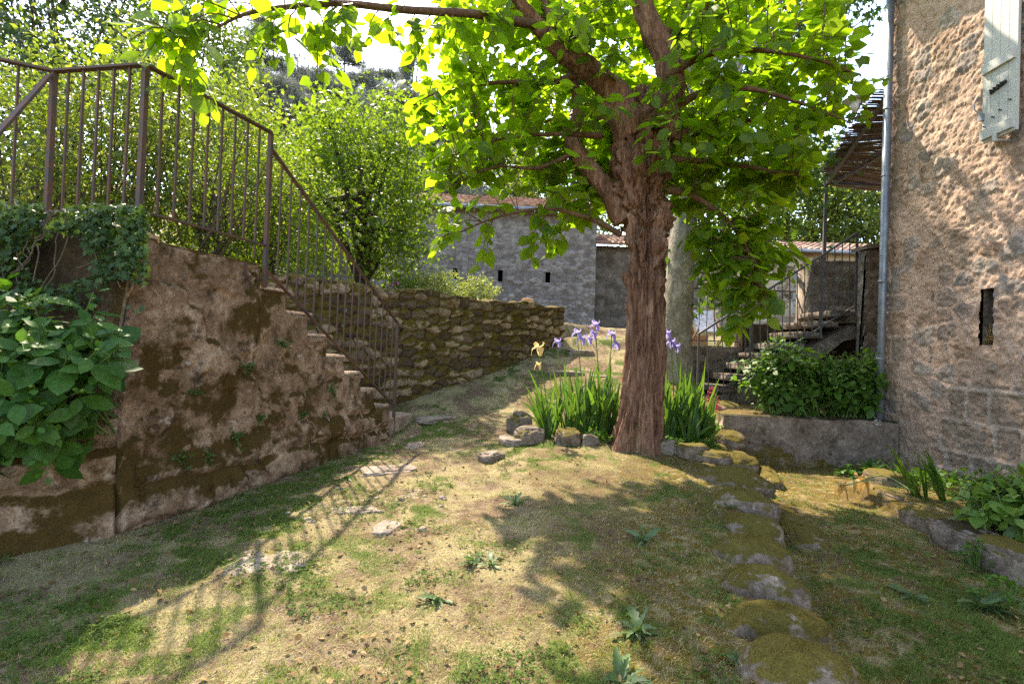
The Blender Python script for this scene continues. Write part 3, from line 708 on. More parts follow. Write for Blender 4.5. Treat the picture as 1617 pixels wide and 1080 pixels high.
# ================================================================== HOUSE ON THE RIGHT
hs = thing('stone_house', 'tall house with rough pink rendered rubble wall along the right edge', 'house', (HX, HY, 0))
YN = -2.0
def hy(s): return HY - s
sh = on_plane(1551, 228, (HX - .12, 0, 0), (1, 0, 0)); sh2 = on_plane(1606, 200, (HX - .12, 0, 0), (1, 0, 0))
slit_a = on_plane(1549, 457, (HX, 0, 0), (1, 0, 0)); slit_b = on_plane(1569, 545, (HX, 0, 0), (1, 0, 0))
slit = (HY - slit_a[1], HY - slit_b[1], slit_b[2], slit_a[2])
win = (HY - sh2[1] + .06, HY - sh2[1] + 1.0, sh[2] + .03, sh[2] + 1.55)
def hf_house(s, z):
    f1, f2, idr = worley(s * 3.6 + .6 * fbm(s * 2, z * 2, 0, 71, 2), z * 4.6 + .6 * fbm(s * 2, z * 2, 5, 72, 2), 73)
    e = f2 - f1; expo = fbm(s * .9, z * .9, 0, 74, 4)
    stone = sstep(.06, .22, e) * sstep(.50, .60, .62 * expo + .38 * idr)
    q = sstep(.42, .30, s + .12 * (vnoise(z * 2.2, 0, 0, 78) > .5))            # dressed quoins at the corner
    edq, sq = masonry(s + 3, z, .34, .7, 79, .1)
    r = fbm(s * 10, z * 10, 0, 75, 5)
    # pointed ashlar low on the wall, raised ribbons between the blocks
    low = sstep(1.05, .98, z) * sstep(.75, .85, s - .12 * np.floor(z * 3))
    edb, sb_ = masonry(s, z, .33, .5, 80, .05)
    joint = low * sstep(.030, .012, edb)
    h = .026 * (fbm(s * 1.3, z * 1.3, 0, 76, 3) - .5) + .010 * stone * (.2 + idr) +   .034 * (fbm(s * 17, z * 17, 0, 85, 5) - .5) + .022 * (r - .5) + .013 * joint
    h = h + .022 * (fbm(s * 42, z * 42, 0, 77, 2) - .5)
    stone = np.maximum(stone, q * .9 * sstep(.0, .03, edq)); sid = np.where(q > .5, .35 + .6 * sq, idr); sid = np.where(low > .5, .2 + .3 * sb_, sid)
    stone = np.maximum(stone, low * .85)
    return {'h': h, 'sid': sid, 'stone': stone, 'joint': joint}
sgr = np.concatenate([np.arange(0, 2.6, .0135), np.arange(2.62, 8.8, .09)])
disp_wall('front_wall', (HX, HY), (HX, YN), -.4, 6.6, .0135, .0155, hf_house, .55, M['house'], hs, holes=[slit, win], sgrid=sgr, flip=False)
m = MB(); m.box((HX + .56, YN, -.4), (HX + 6.5, HY - .01, 6.55)); m.build('body_wall', M['house'], hs, False)
# slit niche and window recess
def niche(name, s0, s1, z0, z1, depth, mat, parent):
    y0, y1 = HY - s0, HY - s1; x0, x1 = HX + .03, HX + depth
    V = [(x0, y0, z0), (x0, y1, z0), (x0, y1, z1), (x0, y0, z1), (x1, y0, z0), (x1, y1, z0), (x1, y1, z1), (x1, y0, z1)]
    return link_mesh(name, V, [(0, 1, 5, 4), (1, 2, 6, 5), (2, 3, 7, 6), (3, 0, 4, 7), (4, 5, 6, 7)], mat, parent, False)
nc = niche('slit_window', *slit, .45, M['planter'], hs)
m = MB()
for k in range(60):
    y_ = HY - random.uniform(slit[0], slit[1]); z_ = slit[2] + random.uniform(0, .1)
    m.bar((HX + random.uniform(.02, .2), y_, z_), (HX + random.uniform(.02, .25), y_ + random.uniform(-.06, .06), z_ + random.uniform(.02, .16)), .004, .004)
m.build('straw', M['wilted'], nc, False)
wn_ = niche('window', *win, .3, M['shutter'], hs)
m = MB(); y0, y1 = HY - win[1], HY - win[0]; m.box((HX + .22, y0, win[2]), (HX + .24, y1, win[3])); m.build('pane', M['glass'], wn_, False)
m = MB(); m.box((HX - .06, y0 - .05, win[2] - .07), (HX + .2, y1 + .0, win[2] - .002)); m.build('sill', M['shutter'], wn_, False)
# shutter laid back against the wall
shu = MB(); ya, yb = sh2[1], sh[1]; zb_ = sh[2]; ztop = zb_ + 1.6; nb = 4; xo = HX - .10
wb = (yb - ya) / nb
for k in range(nb): shu.box((xo - .028, ya + k * wb + .0025, zb_), (xo, ya + (k + 1) * wb - .0025, ztop))
shu.box((xo - .02, ya, zb_ + .01), (xo - .004, yb, ztop - .01))
sho = shu.build('shutter', M['shutter'], hs, False); sho['label'] = 'pale grey board shutter folded back against the wall'
for za, h_ in ((zb_ + .03, .10), (zb_ + .72, .10)):
    m = MB(); m.box((xo - .056, ya + .015, za), (xo - .0285, yb - .004, za + h_)); m.build('batten', M['shutter'], sho, False)
m = MB(); m.bar((xo - .042, ya + .10, zb_ + .53), (xo - .042, yb - .10, zb_ + .49), .02, .03)
for k in range(4):
    m.tube([(xo - .04, ya + .13 + k * .04, zb_ + .527 - k * .006), (xo - .07, ya + .13 + k * .04, zb_ + .527 - k * .006)], .008, 8)
m.build('bolt_plate', M['black'], sho, False)
m = MB(); m.tube(resample([(xo - .04, yb - .03, zb_ + .50), (xo - .07, yb + .03, zb_ + .48), (xo - .07, yb + .04, zb_ + .38), (xo - .05, yb - .01, zb_ + .31)], 12), .006, 6); m.box((xo - .06, yb - .03, zb_ + .24), (xo - .03, yb + .01, zb_ + .32)); m.build('latch', M['zinc'], sho, False)
for k, (fy, fz) in enumerate(((.15, .32), (.42, .26), (.62, .22), (.88, .16))):
    m = MB(); m.bar((xo - .028, ya + (yb - ya) * fy, zb_ + fz), (xo - .05, ya + (yb - ya) * fy + .012, zb_ + fz + .01), .014, .008)
    m.build('hook', M['black'], sho, False)
m = MB(); yc = ya + .18; m.tube([(HX + .02, yc, zb_ - .03), (xo - .07, yc, zb_ - .03)], .008, 8); m.box((xo - .085, yc - .012, zb_ - .05), (xo - .06, yc + .012, zb_ + .05)); m.build('stay', M['shutter'], sho, False)
m = MB(); m.box((HX - .05, yb + .16 - .5, zb_ + .35), (HX - .04, yb + .16 - .49, zb_ + .36))
# downpipe
px, py = HX - .075, HY - .045
m = MB(); m.tube([(px, py, -.1), (px, py, 2.2), (px, py, 6.5)], .048, 20); dp = m.build('downpipe', M['zinc'], hs)
for z_ in (.55, 2.28, 4.6): m = MB(); m.tube([(px, py, z_ - .02), (px, py, z_ + .02)], .056, 20); m.build('pipe_collar', M['zinc'], dp)
for z_ in (1.25, 3.7): m = MB(); m.tube([(px, py, z_ - .01), (px, py, z_ + .01)], .054, 20); m.bar((px, py, z_), (px + .12, py, z_), .02, .02); m.build('pipe_bracket', M['zinc'], dp)
# roof of the house (above the frame)
def tile_roof(name, e0, e1, up, n_per_m=5.2, course=.33, mat=None, parent=None):
    e0 = np.asarray(e0, float); e1 = np.asarray(e1, float); up = np.asarray(up, float); L = np.linalg.norm(e1 - e0); D = np.linalg.norm(up); ex = (e1 - e0) / L; ud = up / D; nn = np.cross(ex, ud); nn = nn if nn[2] > 0 else -nn
    nt_ = int(L * n_per_m); a = np.arange(nt_ * 8 + 1) / 8; nc_ = int(D / course)
    V = []; rows = []; sid = []
    for c in range(nc_):
        for f in (0, 1):
            d_ = (c + f * 1.02) * course; hh = .035 * (1 - f) + .004
            prof = .055 * np.abs(np.sin(PI * a)) ** .7 + hh + .018 * (vnoise(np.floor(a), c, 0, 5) - .5)
            jit = .03 * (vnoise(np.floor(a), c, 3, 9) - .5) * (f == 0)
            V.append(e0 + (a / nt_ * L)[:, None] * ex + (d_ + jit)[:, None] * ud + prof[:, None] * nn); sid.append(_h(np.floor(a).astype(int), np.full(len(a), c), np.zeros(len(a), int), 3))
    na = len(a); V = np.concatenate(V); R = 2 * nc_
    i = (np.arange(R - 1)[:, None] * na + np.arange(na - 1)[None]).ravel(); Q1 = np.stack([i, i + 1, i + 1 + na, i + na], 1)
    base = len(V); B = np.array([e0, e1, e1 + up, e0 + up]) - nn * .03; V = np.concatenate([V, B])
    V2 = len(V); under = e0 + (a / nt_ * L)[:, None] * ex - nn * .03; V = np.concatenate([V, under])
    j = np.arange(na - 1); Q2 = np.stack([j, V2 + j, V2 + j + 1, j + 1], 1)
    return link_mesh(name, V, [Q1, Q2, np.array([(base + 3, base + 2, base + 1, base)])], mat, parent, False, {'sid': np.concatenate(sid + [np.zeros(4 + na)])})
tile_roof('roof', (HX - .5, YN - .3, 6.6), (HX - .5, HY + .4, 6.6), (4.1, 0, 1.4), mat=M['tile'], parent=hs)
# ================================================================== BACK BARN
YB = 16.0
b0 = P(300, 500, YB); bc = P(938, 500, YB + .25)
zeave = P(780, 330, YB)[2]; zbase = 1.7
bn = thing('stone_barn', 'long grey stone barn with three slit openings across the back', 'barn', (b0[0], YB, zbase))
p0 = np.array([b0[0], YB - .3]); p1 = np.array([bc[0], YB + .25]); Lb = np.linalg.norm(p1 - p0); bd = (p1 - p0) / Lb; bnn = np.array([bd[1], -bd[0]])
holes = []
for u, va, vb in ((719, 424, 441), (790, 427, 445), (865, 430, 447)):
    a = on_plane(u - 3.5, va, (*p0, 0), (*bnn, 0)); b = on_plane(u + 3.5, vb, (*p0, 0), (*bnn, 0)); holes.append((np.dot(a[:2] - p0, bd), np.dot(b[:2] - p0, bd), b[2], a[2]))
disp_wall('front_wall', p0, p1, zbase - .4, zeave, .034, .034, hf_rubble(4.6, 7.4, 91, .045, .045, .018, .7), .6, M['barn'], bn, holes=holes)
for h in holes:
    q = []
    for dep in (-.02, -.5):
        for s_, z_ in ((h[0], h[2]), (h[1], h[2]), (h[1], h[3]), (h[0], h[3])):
            x_ = p0 + bd * s_ + bnn * (dep + .02); q.append((x_[0], x_[1], z_))
    link_mesh('slit_opening', q, [(0, 1, 5, 4), (1, 2, 6, 5), (2, 3, 7, 6), (3, 0, 4, 7), (4, 5, 6, 7)], M['dark'], bn, False)
tile_roof('roof', (p0[0] - .2, p0[1] - .35, zeave + .02), (p1[0] + .15, p1[1] - .35, zeave + .02), (0, 5.0, 1.75), mat=M['tile'], parent=bn)
m = MB(); m.tube([(p0[0] - .2, p0[1] - .42, zeave - .03), (p1[0] + .15, p1[1] - .42, zeave - .03)], .06, 10); m.build('gutter', M['zinc'], bn)
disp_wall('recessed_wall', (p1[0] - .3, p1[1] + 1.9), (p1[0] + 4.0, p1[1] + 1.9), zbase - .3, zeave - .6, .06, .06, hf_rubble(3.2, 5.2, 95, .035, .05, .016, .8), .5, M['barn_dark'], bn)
disp_wall('end_wall', (p1[0] - .02, p1[1] + .02), (p1[0] - .02, p1[1] + 5), zbase - .3, zeave, .06, .06, hf_stone(.26, .45, 96, .02, .04, .01), .5, M['barn'], bn, flip=False)
tile_roof('roof', (p1[0] - .2, p1[1] + 1.5, zeave - .6), (p1[0] + 4.2, p1[1] + 1.5, zeave - .6), (0, 3.0, 1.0), mat=M['tile'], parent=bn)
# steps up to the barn court
for nm, lab, (u0, v0), (u1, v1), d_, zt2, dep in (('stone_step', 'lower mossy stone step at the top of the path', (870, 544), (1005, 556), 10.45, None, .45), ('stone_step', 'upper dark stone step in front of the barn', (880, 524), (1000, 530), 11.75, None, .5)):
    a = P(u0, v0, d_); b = P(u1, v1, d_); zt2 = (a[2] + b[2]) / 2
    V, Q_ = rock_geo(((a[0] + b[0]) / 2, d_ + dep / 2, zt2 - .12), (b[0] - a[0], dep, .26), int(d_ * 10), 0, 34, .06, .35)
    o = link_mesh(nm, V, Q_, M['boulder']); tag(o, lab, 'step')
# row of flat kerb stones set across the path
for k, (u, v, wd, lab) in enumerate(((893, 590, 55, 'long flat kerb stone across the path behind the irises'), (945, 597, 50, 'flat kerb stone across the path close to the trunk'), (915, 556, 45, 'small flat stone lying below the lower court step'))):
    d_ = 9.0 if k < 2 else 10.0
    a = P(u, v, d_); V, Q_ = rock_geo((a[0], d_, a[2] - .03), (wd / 800 * d_, .28, .16), 200 + k, .1 * k, 26, .2, .4)
    tag(link_mesh('kerb_stone', V, Q_, M['flatrock']), lab, 'stone', 'flat kerb stones')
# terracotta chair back / upright tile peeping over the wall end
pt = P(833, 478, 12.2); m = MB(); V, Q_ = rock_geo((pt[0], pt[1], pt[2]), (.32, .08, .22), 77, .0, 18, .08); m.add(V, Q_)
tag(m.build('garden_stone', M['terracotta']), 'reddish stone slab peeping over the far end of the mossy wall', 'stone')
# ================================================================== FARMHOUSE ON THE RIGHT BACK
YF = 20.0
f0 = P(1130, 480, YF); f1_ = P(1400, 480, YF); ze = P(1280, 399, YF)[2]
fh = thing('farmhouse', 'small stone farmhouse with a pale tiled roof behind the court stairs', 'house', (f0[0], YF, 1.8))
wins = []
for (ua, va, ub, vb) in ((1186, 432, 1206, 462), (1253, 428, 1284, 497)):
    a = P(ua, va, YF); b = P(ub, vb, YF); wins.append((a[0] - f0[0], b[0] - f0[0], b[2], a[2]))
disp_wall('front_wall', (f0[0], YF), (f1_[0] + 2, YF), 1.0, ze, .06, .06, hf_rubble(2.6, 4.2, 121, .03, .05, .012, .8), .5, M['farm'], fh, holes=wins)
for k, h in enumerate(wins):
    x0, x1 = f0[0] + h[0], f0[0] + h[1]
    V = [(x0, YF + .0, h[2]), (x1, YF, h[2]), (x1, YF, h[3]), (x0, YF, h[3]), (x0, YF + .25, h[2]), (x1, YF + .25, h[2]), (x1, YF + .25, h[3]), (x0, YF + .25, h[3])]
    wo = link_mesh('window', V, [(0, 1, 5, 4), (1, 2, 6, 5), (2, 3, 7, 6), (3, 0, 4, 7), (4, 5, 6, 7)], M['greenwood'], fh, False)
    m = MB(); m.box((x0 + .04, YF + .20, h[2] + .04), (x1 - .04, YF + .22, h[3] - .04)); m.build('pane', M['glass'], wo, False)
    m = MB(); m.box(((x0 + x1) / 2 - .03, YF + .16, h[2]), ((x0 + x1) / 2 + .03, YF + .19, h[3]))
    for q in (.33, .66): m.box((x0, YF + .165, h[2] + (h[3] - h[2]) * q - .02), ((x0 + x1) / 2 - .032, YF + .185, h[2] + (h[3] - h[2]) * q + .02)); m.box(((x0 + x1) / 2 + .032, YF + .165, h[2] + (h[3] - h[2]) * q - .02), (x1, YF + .185, h[2] + (h[3] - h[2]) * q + .02))
    m.build('frame', M['greenwood'], wo, False)
tile_roof('roof', (P(1190, 392, YF)[0], YF - .35, ze + .02), (f1_[0] + 2, YF - .35, ze + .02), (0, 3.2, 1.0), mat=M['tile'], parent=fh, n_per_m=4.2)
m = MB(); m.tube([(f0[0] + 1, YF - .44, ze - .03), (f1_[0] + 2, YF - .44, ze - .03)], .07, 10); m.build('gutter', M['zinc'], fh)
m = MB(); m.box((f0[0] + .02, YF + .55, 1.0), (f1_[0] + 2, YF + 5, ze - .05)); m.build('back_wall', M['farm'], fh, False)
# bare creeper on the farmhouse wall
m = MB()
for k in range(26):
    x = f0[0] + random.uniform(.3, 3.4); z = random.uniform(3.0, 3.6); pts = [(x, YF - .06, z)]
    for j in range(9): x += random.uniform(-.22, .22); z += random.uniform(-.02, .2); pts.append((x, YF - .07, min(z, ze - .1)))
    m.tube(pts, .012, 4)
tag(m.build('bare_creeper', M['woodstem']), 'tangled bare creeper stems on the farmhouse wall', 'climber')
# ================================================================== COURT: retaining wall, stairs, railings
YC = 9.4
c0 = P(1078, 545, YC); c1 = P(1230, 545, YC)
oc = disp_wall('court_wall', (c0[0], YC), (c1[0] + 4.5, YC), .2, lambda s: c0[2] + 0 * s, .03, .03, hf_rubble(3.5, 5.5, 131, .06, .05, .02), .4, M['stairstone'], topbump=.02)
tag(oc, 'dark retaining wall below the court railing', 'wall')
YS = 8.3
cs = thing('court_stairs', 'stone stairs rising right to the house landing behind the downpipe', 'staircase', (P(1105, 640, YS)[0], YS, .45))
s_a = P(1105, 640, YS); s_b = P(1345, 486, YS); nst = 9
dx = (s_b[0] - s_a[0]) / nst; dzs = (s_b[2] - s_a[2]) / nst
for k in range(nst):
    m = MB(); x = s_a[0] + dx * k; z = s_a[2] + dzs * (k + 1) - .08
    V, Q_ = rock_geo((x + dx * .55, YS + .52, z - .02), (dx * 1.5, 1.16, .12), 300 + k, 0, 22, .05, .28); m.add(V, Q_); m.build('step', M['stairstone'], cs)
m = MB()
prof = [(s_a[0], s_a[2] - .02), (s_b[0] + .15, s_b[2] - .2), (s_b[0] + .5, s_b[2] - .2), (s_b[0] + .5, s_b[2] - .42), (s_b[0] - .1, s_b[2] - .55), (s_a[0] + 1.1, s_a[2] + .1), (s_a[0] + 1.0, s_a[2] - .2), (s_a[0], s_a[2] - .2)]
V = [(x, y, z) for y in (YS + .03, YS + 1.0) for x, z in prof]; n = 8
m.V.append(np.array(V)); m.n = 16; m.T.append(np.array([(0, 7, 6), (0, 6, 5), (0, 5, 1), (1, 5, 4), (1, 4, 3), (1, 3, 2), (8, 14, 15), (8, 13, 14), (8, 9, 13), (9, 12, 13), (9, 11, 12), (9, 10, 11)])); m.Q.append(np.array([(i, (i + 1) % n, (i + 1) % n + n, i + n) for i in range(n)]))
m.build('stringer', M['stairstone'], cs, False)
m = MB(); m.box((s_b[0] - 1.3, YS + 1.06, .3), (s_b[0] + 2.4, YS + 1.38, s_b[2] - .255)); m.build('dark_backing', M['earth'], cs, False)  # dark backing added so the space under the flight looks shaded
m = MB(); m.box((s_b[0] - .06, YS - .05, s_b[2] - .25), (s_b[0] + 2.5, YS + 1.4, s_b[2] - .06)); m.build('landing', M['stairstone'], cs, False)
# wall end beside the downpipe, with a sloping coping
wa = P(1353, 470, 8.15); wt = P(1366, 393, 8.05)
od = disp_wall('end_wall', (wa[0], 7.98), (wa[0] + 1.4, 7.98), .2, lambda s: wt[2] - .05 + .14 * s, .03, .03, hf_rubble(3.5, 5.5, 141, .03, .05, .02), .16, M['stairstone'], topbump=.03)
tag(od, 'short rough wall with sloping top between court stairs and downpipe', 'wall')
m = MB(); a = v3((wa[0] - .04, 7.8), wt[2] - .0); b_ = v3((wa[0] + 1.4, 7.8), wt[2] + .19)
m.bar(a + (0, .28, 0), b_ + (0, .28, 0), .36, .06); cp = m.build('coping', M['stairstone'], od, False)
# stone block (parapet) at the head of the stairs
ba = P(1279, 490, 9.0); bb = P(1349, 416, 9.0)
opb = disp_wall('stone_parapet', (ba[0], 9.0), (bb[0] + .3, 9.0), ba[2] - .5, lambda s: bb[2] + .04 * np.sin(s * 2), .03, .03, hf_stone(.24, .34, 151, .04, .05, .02), .45, M['stairstone'], topbump=.03)
tag(opb, 'square dark stone parapet at the head of the court stairs', 'parapet')
# grey stair railing
ig = M['iron_grey']
sr = thing('stair_railing', 'grey iron railing slanting up the court stairs beside the house', 'railing', (s_a[0], YS, s_a[2]))
yr = YS - .07
T0 = P(1104, 527, yr); T1 = P(1354, 368, yr); B0 = P(1108, 634, yr); B1 = P(1352, 482, yr)
m = MB(); m.bar(T0, T1, .04, .03); m.build('top_rail', ig, sr, False); m = MB(); m.bar(B0, B1, .03, .022); m.build('bottom_rail', ig, sr, False)
for f in (0.0, .33, .78, 1.0):
    t_ = T0 + (T1 - T0) * f; b_ = B0 + (B1 - B0) * f; post(t_[:2], b_[2] - .18, t_[2], sr, ig, .032)
rail_parts(T0, T1, B0, B1, 20, sr, ig, .013)
cr = thing('court_railing', 'straight iron railing along the court edge above the retaining wall', 'railing', (c0[0], YC + .1, c0[2]))
q0 = P(1082, 455, YC + .1); q1 = P(1296, 462, YC + .1); zc_ = c0[2]
m = MB(); m.bar(q0, q1, .035, .025); m.build('top_rail', ig, cr, False); m = MB(); m.bar(v3(q0[:2], zc_ + .1), v3(q1[:2], zc_ + .1), .025, .02); m.build('bottom_rail', ig, cr, False)
for f in (0, .5, 1): a = q0 + (q1 - q0) * f; post(a[:2], zc_ - .3 if f == 0 else zc_ - .05, a[2], cr, ig, .04)
rail_parts(q0, q1, v3(q0[:2], zc_ + .1), v3(q1[:2], zc_ + .1), 17, cr, ig, .012)
q2 = P(1075, 470, YC + 2.2)
m = MB(); m.bar(q0, v3(q2[:2], q0[2]), .035, .025); m.build('top_rail', ig, cr, False); m = MB(); m.bar(v3(q0[:2], zc_ + .1), v3(q2[:2], zc_ + .1), .025, .02); m.build('bottom_rail', ig, cr, False)
rail_parts(q0, v3(q2[:2], q0[2]), v3(q0[:2], zc_ + .1), v3(q2[:2], zc_ + .1), 14, cr, ig, .012); post(q2[:2], zc_ - .05, q0[2], cr, ig, .04)
# things standing on the court
pp = P(1097, 524, 11.5); tp = thing('terracotta_trough', 'orange terracotta trough on the court behind the railing', 'planter', (pp[0], pp[1], 1.42))
m = MB(); x, y = pp[0], pp[1]
V = [(x - .22, y - .14, 1.42), (x + .22, y - .14, 1.42), (x + .22, y + .14, 1.42), (x - .22, y + .14, 1.42), (x - .27, y - .18, 1.74), (x + .27, y - .18, 1.74), (x + .27, y + .18, 1.74), (x - .27, y + .18, 1.74)]
m.add(V, [(0, 3, 2, 1), (0, 1, 5, 4), (1, 2, 6, 5), (2, 3, 7, 6), (3, 0, 4, 7), (4, 5, 6, 7)]); m.build('pot', M['terracotta'], tp, False)
m = MB(); m.box((x - .29, y - .20, 1.741), (x + .29, y + .20, 1.80)); m.build('rim', M['terracotta'], tp, False)
n = 160; pos = np.array([x, y, 1.95]) + rng.normal(0, 1, (n, 3)) * (.16, .12, .14); V, T = leaf_geo(pos, rand_dir(n), rand_dir(n) + (0, 0, 1), .09, 'oval'); link_mesh('foliage', V, T, M['midtree'], tp)
pp = P(1118, 530, 10.6); dc = thing('deck_chair', 'deck chair with pale canvas on the court beyond the railing', 'chair', (pp[0], pp[1], 1.41))
x, y, z = pp[0], pp[1], 1.41
m = MB(); m.V.append(np.array([(x - .24, y - .25, z + .30), (x + .24, y - .25, z + .30), (x + .24, y + .05, z + .24), (x - .24, y + .05, z + .24), (x + .24, y + .42, z + .78), (x - .24, y + .42, z + .78)] + [(x - .24, y - .25, z + .28), (x + .24, y - .25, z + .28), (x + .24, y + .06, z + .22), (x - .24, y + .06, z + .22), (x + .24, y + .44, z + .77), (x - .24, y + .44, z + .77)])); m.n = 12
m.Q.append(np.array([(0, 1, 2, 3), (3, 2, 4, 5), (7, 6, 9, 8), (8, 9, 11, 10), (0, 6, 7, 1), (5, 4, 10, 11), (0, 3, 9, 6), (3, 5, 11, 9), (1, 7, 8, 2), (2, 8, 10, 4)])); m.build('seat', M['canvas'], dc, False)
for s_ in (-1, 1):
    m = MB(); m.bar((x + s_ * .27, y - .32, z), (x + s_ * .27, y + .46, z + .8), .03, .03); m.build('side_rail', M['wood'], dc, False)
    m = MB(); m.bar((x + s_ * .31, y + .3, z), (x + s_ * .31, y - .3, z + .33), .03, .03); m.build('leg', M['wood'], dc, False)
# ================================================================== REED CANOPY and lamp
zc5 = 4.95
ca = on_plane(1386, 138, (0, 0, zc5), (0, 0, 1)); cb = on_plane(1300, 268, (0, 0, zc5), (0, 0, 1)); cc = on_plane(1308, 296, (0, 0, zc5), (0, 0, 1)); cd = cc + np.array([2.6, .1, 0]); ce = ca + np.array([2.8, 0, 0])
cn = thing('reed_canopy', 'brown reed mat canopy on a dark frame beside the house corner', 'canopy', (cb[0], cb[1], 1.4))
m = MB(); y_ = ca[1]
while y_ < cc[1]:
    xl = np.interp(y_, [ca[1], cb[1], cc[1]], [ca[0], cb[0], cc[0]]) + random.uniform(-.08, .05)
    nseg = 5; pts = [(xl + (cd[0] - xl) * k / nseg, y_ + random.uniform(-.012, .012), zc5 + random.uniform(-.012, .012) - .05 * math.sin(k * 1.7 + y_)) for k in range(nseg + 1)]
    if random.random() > .10: m.tube(pts, random.uniform(.006, .010), 5)
    y_ += random.uniform(.010, .019) 
m.build('reed_mat', M['reed'], cn)
be = on_plane(1379, 168, (0, 0, zc5 - .05), (0, 0, 1)); bf = on_plane(1306, 290, (0, 0, zc5 - .05), (0, 0, 1))
m = MB(); m.bar(be + (-.02, -.3, 0), bf, .06, .06); m.build('beam', M['iron_grey'], cn, False)
m = MB(); m.bar(bf, bf + np.array([2.7, 0, 0]), .06, .05); m.build('beam', M['iron_grey'], cn, False)
for q in (1.2, 2.2): m = MB(); m.bar(be + (q, -.1, 0), be * 0 + np.array([be[0] + q + .3, bf[1], zc5 - .05]), .05, .05); m.build('beam', M['iron_grey'], cn, False)
m = MB(); m.bar((bf[0] - .02, bf[1], 1.3), (bf[0] - .02, bf[1], zc5 - .02), .06, .06); m.build('post', M['iron_grey'], cn, False)
lc = P(1351, 161, 7.0); lm = thing('enamel_lamp', 'old enamel disc lamp on a bracket by the reed canopy', 'lamp', (lc[0], lc[1], lc[2]))
def lathe(prof, c, n=28):
    a = np.arange(n) / n * 2 * PI; V = np.concatenate([np.stack([c[0] + r * np.cos(a), c[1] + r * np.sin(a), np.full(n, c[2] + z)], 1) for r, z in prof]); k = len(prof)
    i = np.arange(k - 1)[:, None] * n; j = np.arange(n)[None]; j2 = (j + 1) % n
    return V, np.stack([i + j, i + j2, i + n + j2, i + n + j], -1).reshape(-1, 4)
V, Q_ = lathe([(.0, .105), (.035, .10), (.045, .05), (.16, .03), (.165, .015), (.155, .012), (.05, .022), (.0, .03)], lc); link_mesh('shade', V, Q_, M['enamel'], lm)
V, Q_ = lathe([(.05, .02), (.062, -.02), (.06, -.09), (.035, -.13), (.0, -.14)], lc); link_mesh('bulb_glass', V, Q_, M['lampglass'], lm)
m = MB(); m.tube(resample([lc + (0, 0, .1), lc + (.0, 0, .2), lc + (.12, -.05, .26), lc + (.30, -.24, .22)], 14), .011, 8); m.build('bracket_arm', M['zinc'], lm)

# ================================================================== TREES
def nearest_on(sk, p):
    d = np.linalg.norm(sk - p, axis=1); return d
class Twigs:
    """branches and the leaves they carry"""
    def __init__(s): s.mb = MB(); s.pos = []; s.ax = []; s.nm = []; s.sz = []
    def twig(s, a, b, r0=.010, arch=.15, leaf=.13, step=.045, frac=.75, droop=.5, pet=.05):
        L = np.linalg.norm(b - a)
        if L < .05: return
        mid = (a + b) / 2 + np.array([0, 0, arch * L]) + rng.normal(0, .06 * L, 3); m2 = (mid + b) / 2 + np.array([0, 0, .06 * L]) + rng.normal(0, .03 * L, 3)
        pts = resample([a, mid, m2, b], max(5, int(L / .09))); s.mb.tube(pts, np.linspace(r0, .0022, len(pts)), 5, False)
        tl = np.linspace(1 - frac, 1, max(2, int(L * frac / step)))
        pp_ = np.stack([np.interp(tl, np.linspace(0, 1, len(pts)), pts[:, k]) for k in range(3)], 1)
        tg = nrm(np.gradient(pts, axis=0)); tt = np.stack([np.interp(tl, np.linspace(0, 1, len(pts)), tg[:, k]) for k in range(3)], 1)
        sd = nrm(np.cross(tt, np.array([0, 0, 1.0]) + rng.normal(0, .25, (len(tl), 3)))); sg_ = np.where(np.arange(len(tl)) % 2 == 0, 1, -1)[:, None]
        ax = nrm(.5 * tt + sg_ * sd * .9 + np.array([0, 0, -droop]) * rng.uniform(.2, 1.7, (len(tl), 1)) + rng.normal(0, .25, (len(tl), 3)))
        nm = nrm(np.array([0, 0, 1.0]) + rng.normal(0, .55, (len(tl), 3)) + .3 * tt)
        s.pos.append(pp_ + ax * pet); s.ax.append(ax); s.nm.append(nm); s.sz.append(leaf * rng.uniform(.55, 1.2, len(tl)) * (1 - .25 * (tl > .93)))
    def leaves(s, name, mat, parent, kind, **k):
        V, T = leaf_geo(np.concatenate(s.pos), np.concatenate(s.ax), np.concatenate(s.nm), np.concatenate(s.sz), kind, **k); return link_mesh(name, V, T, mat, parent)
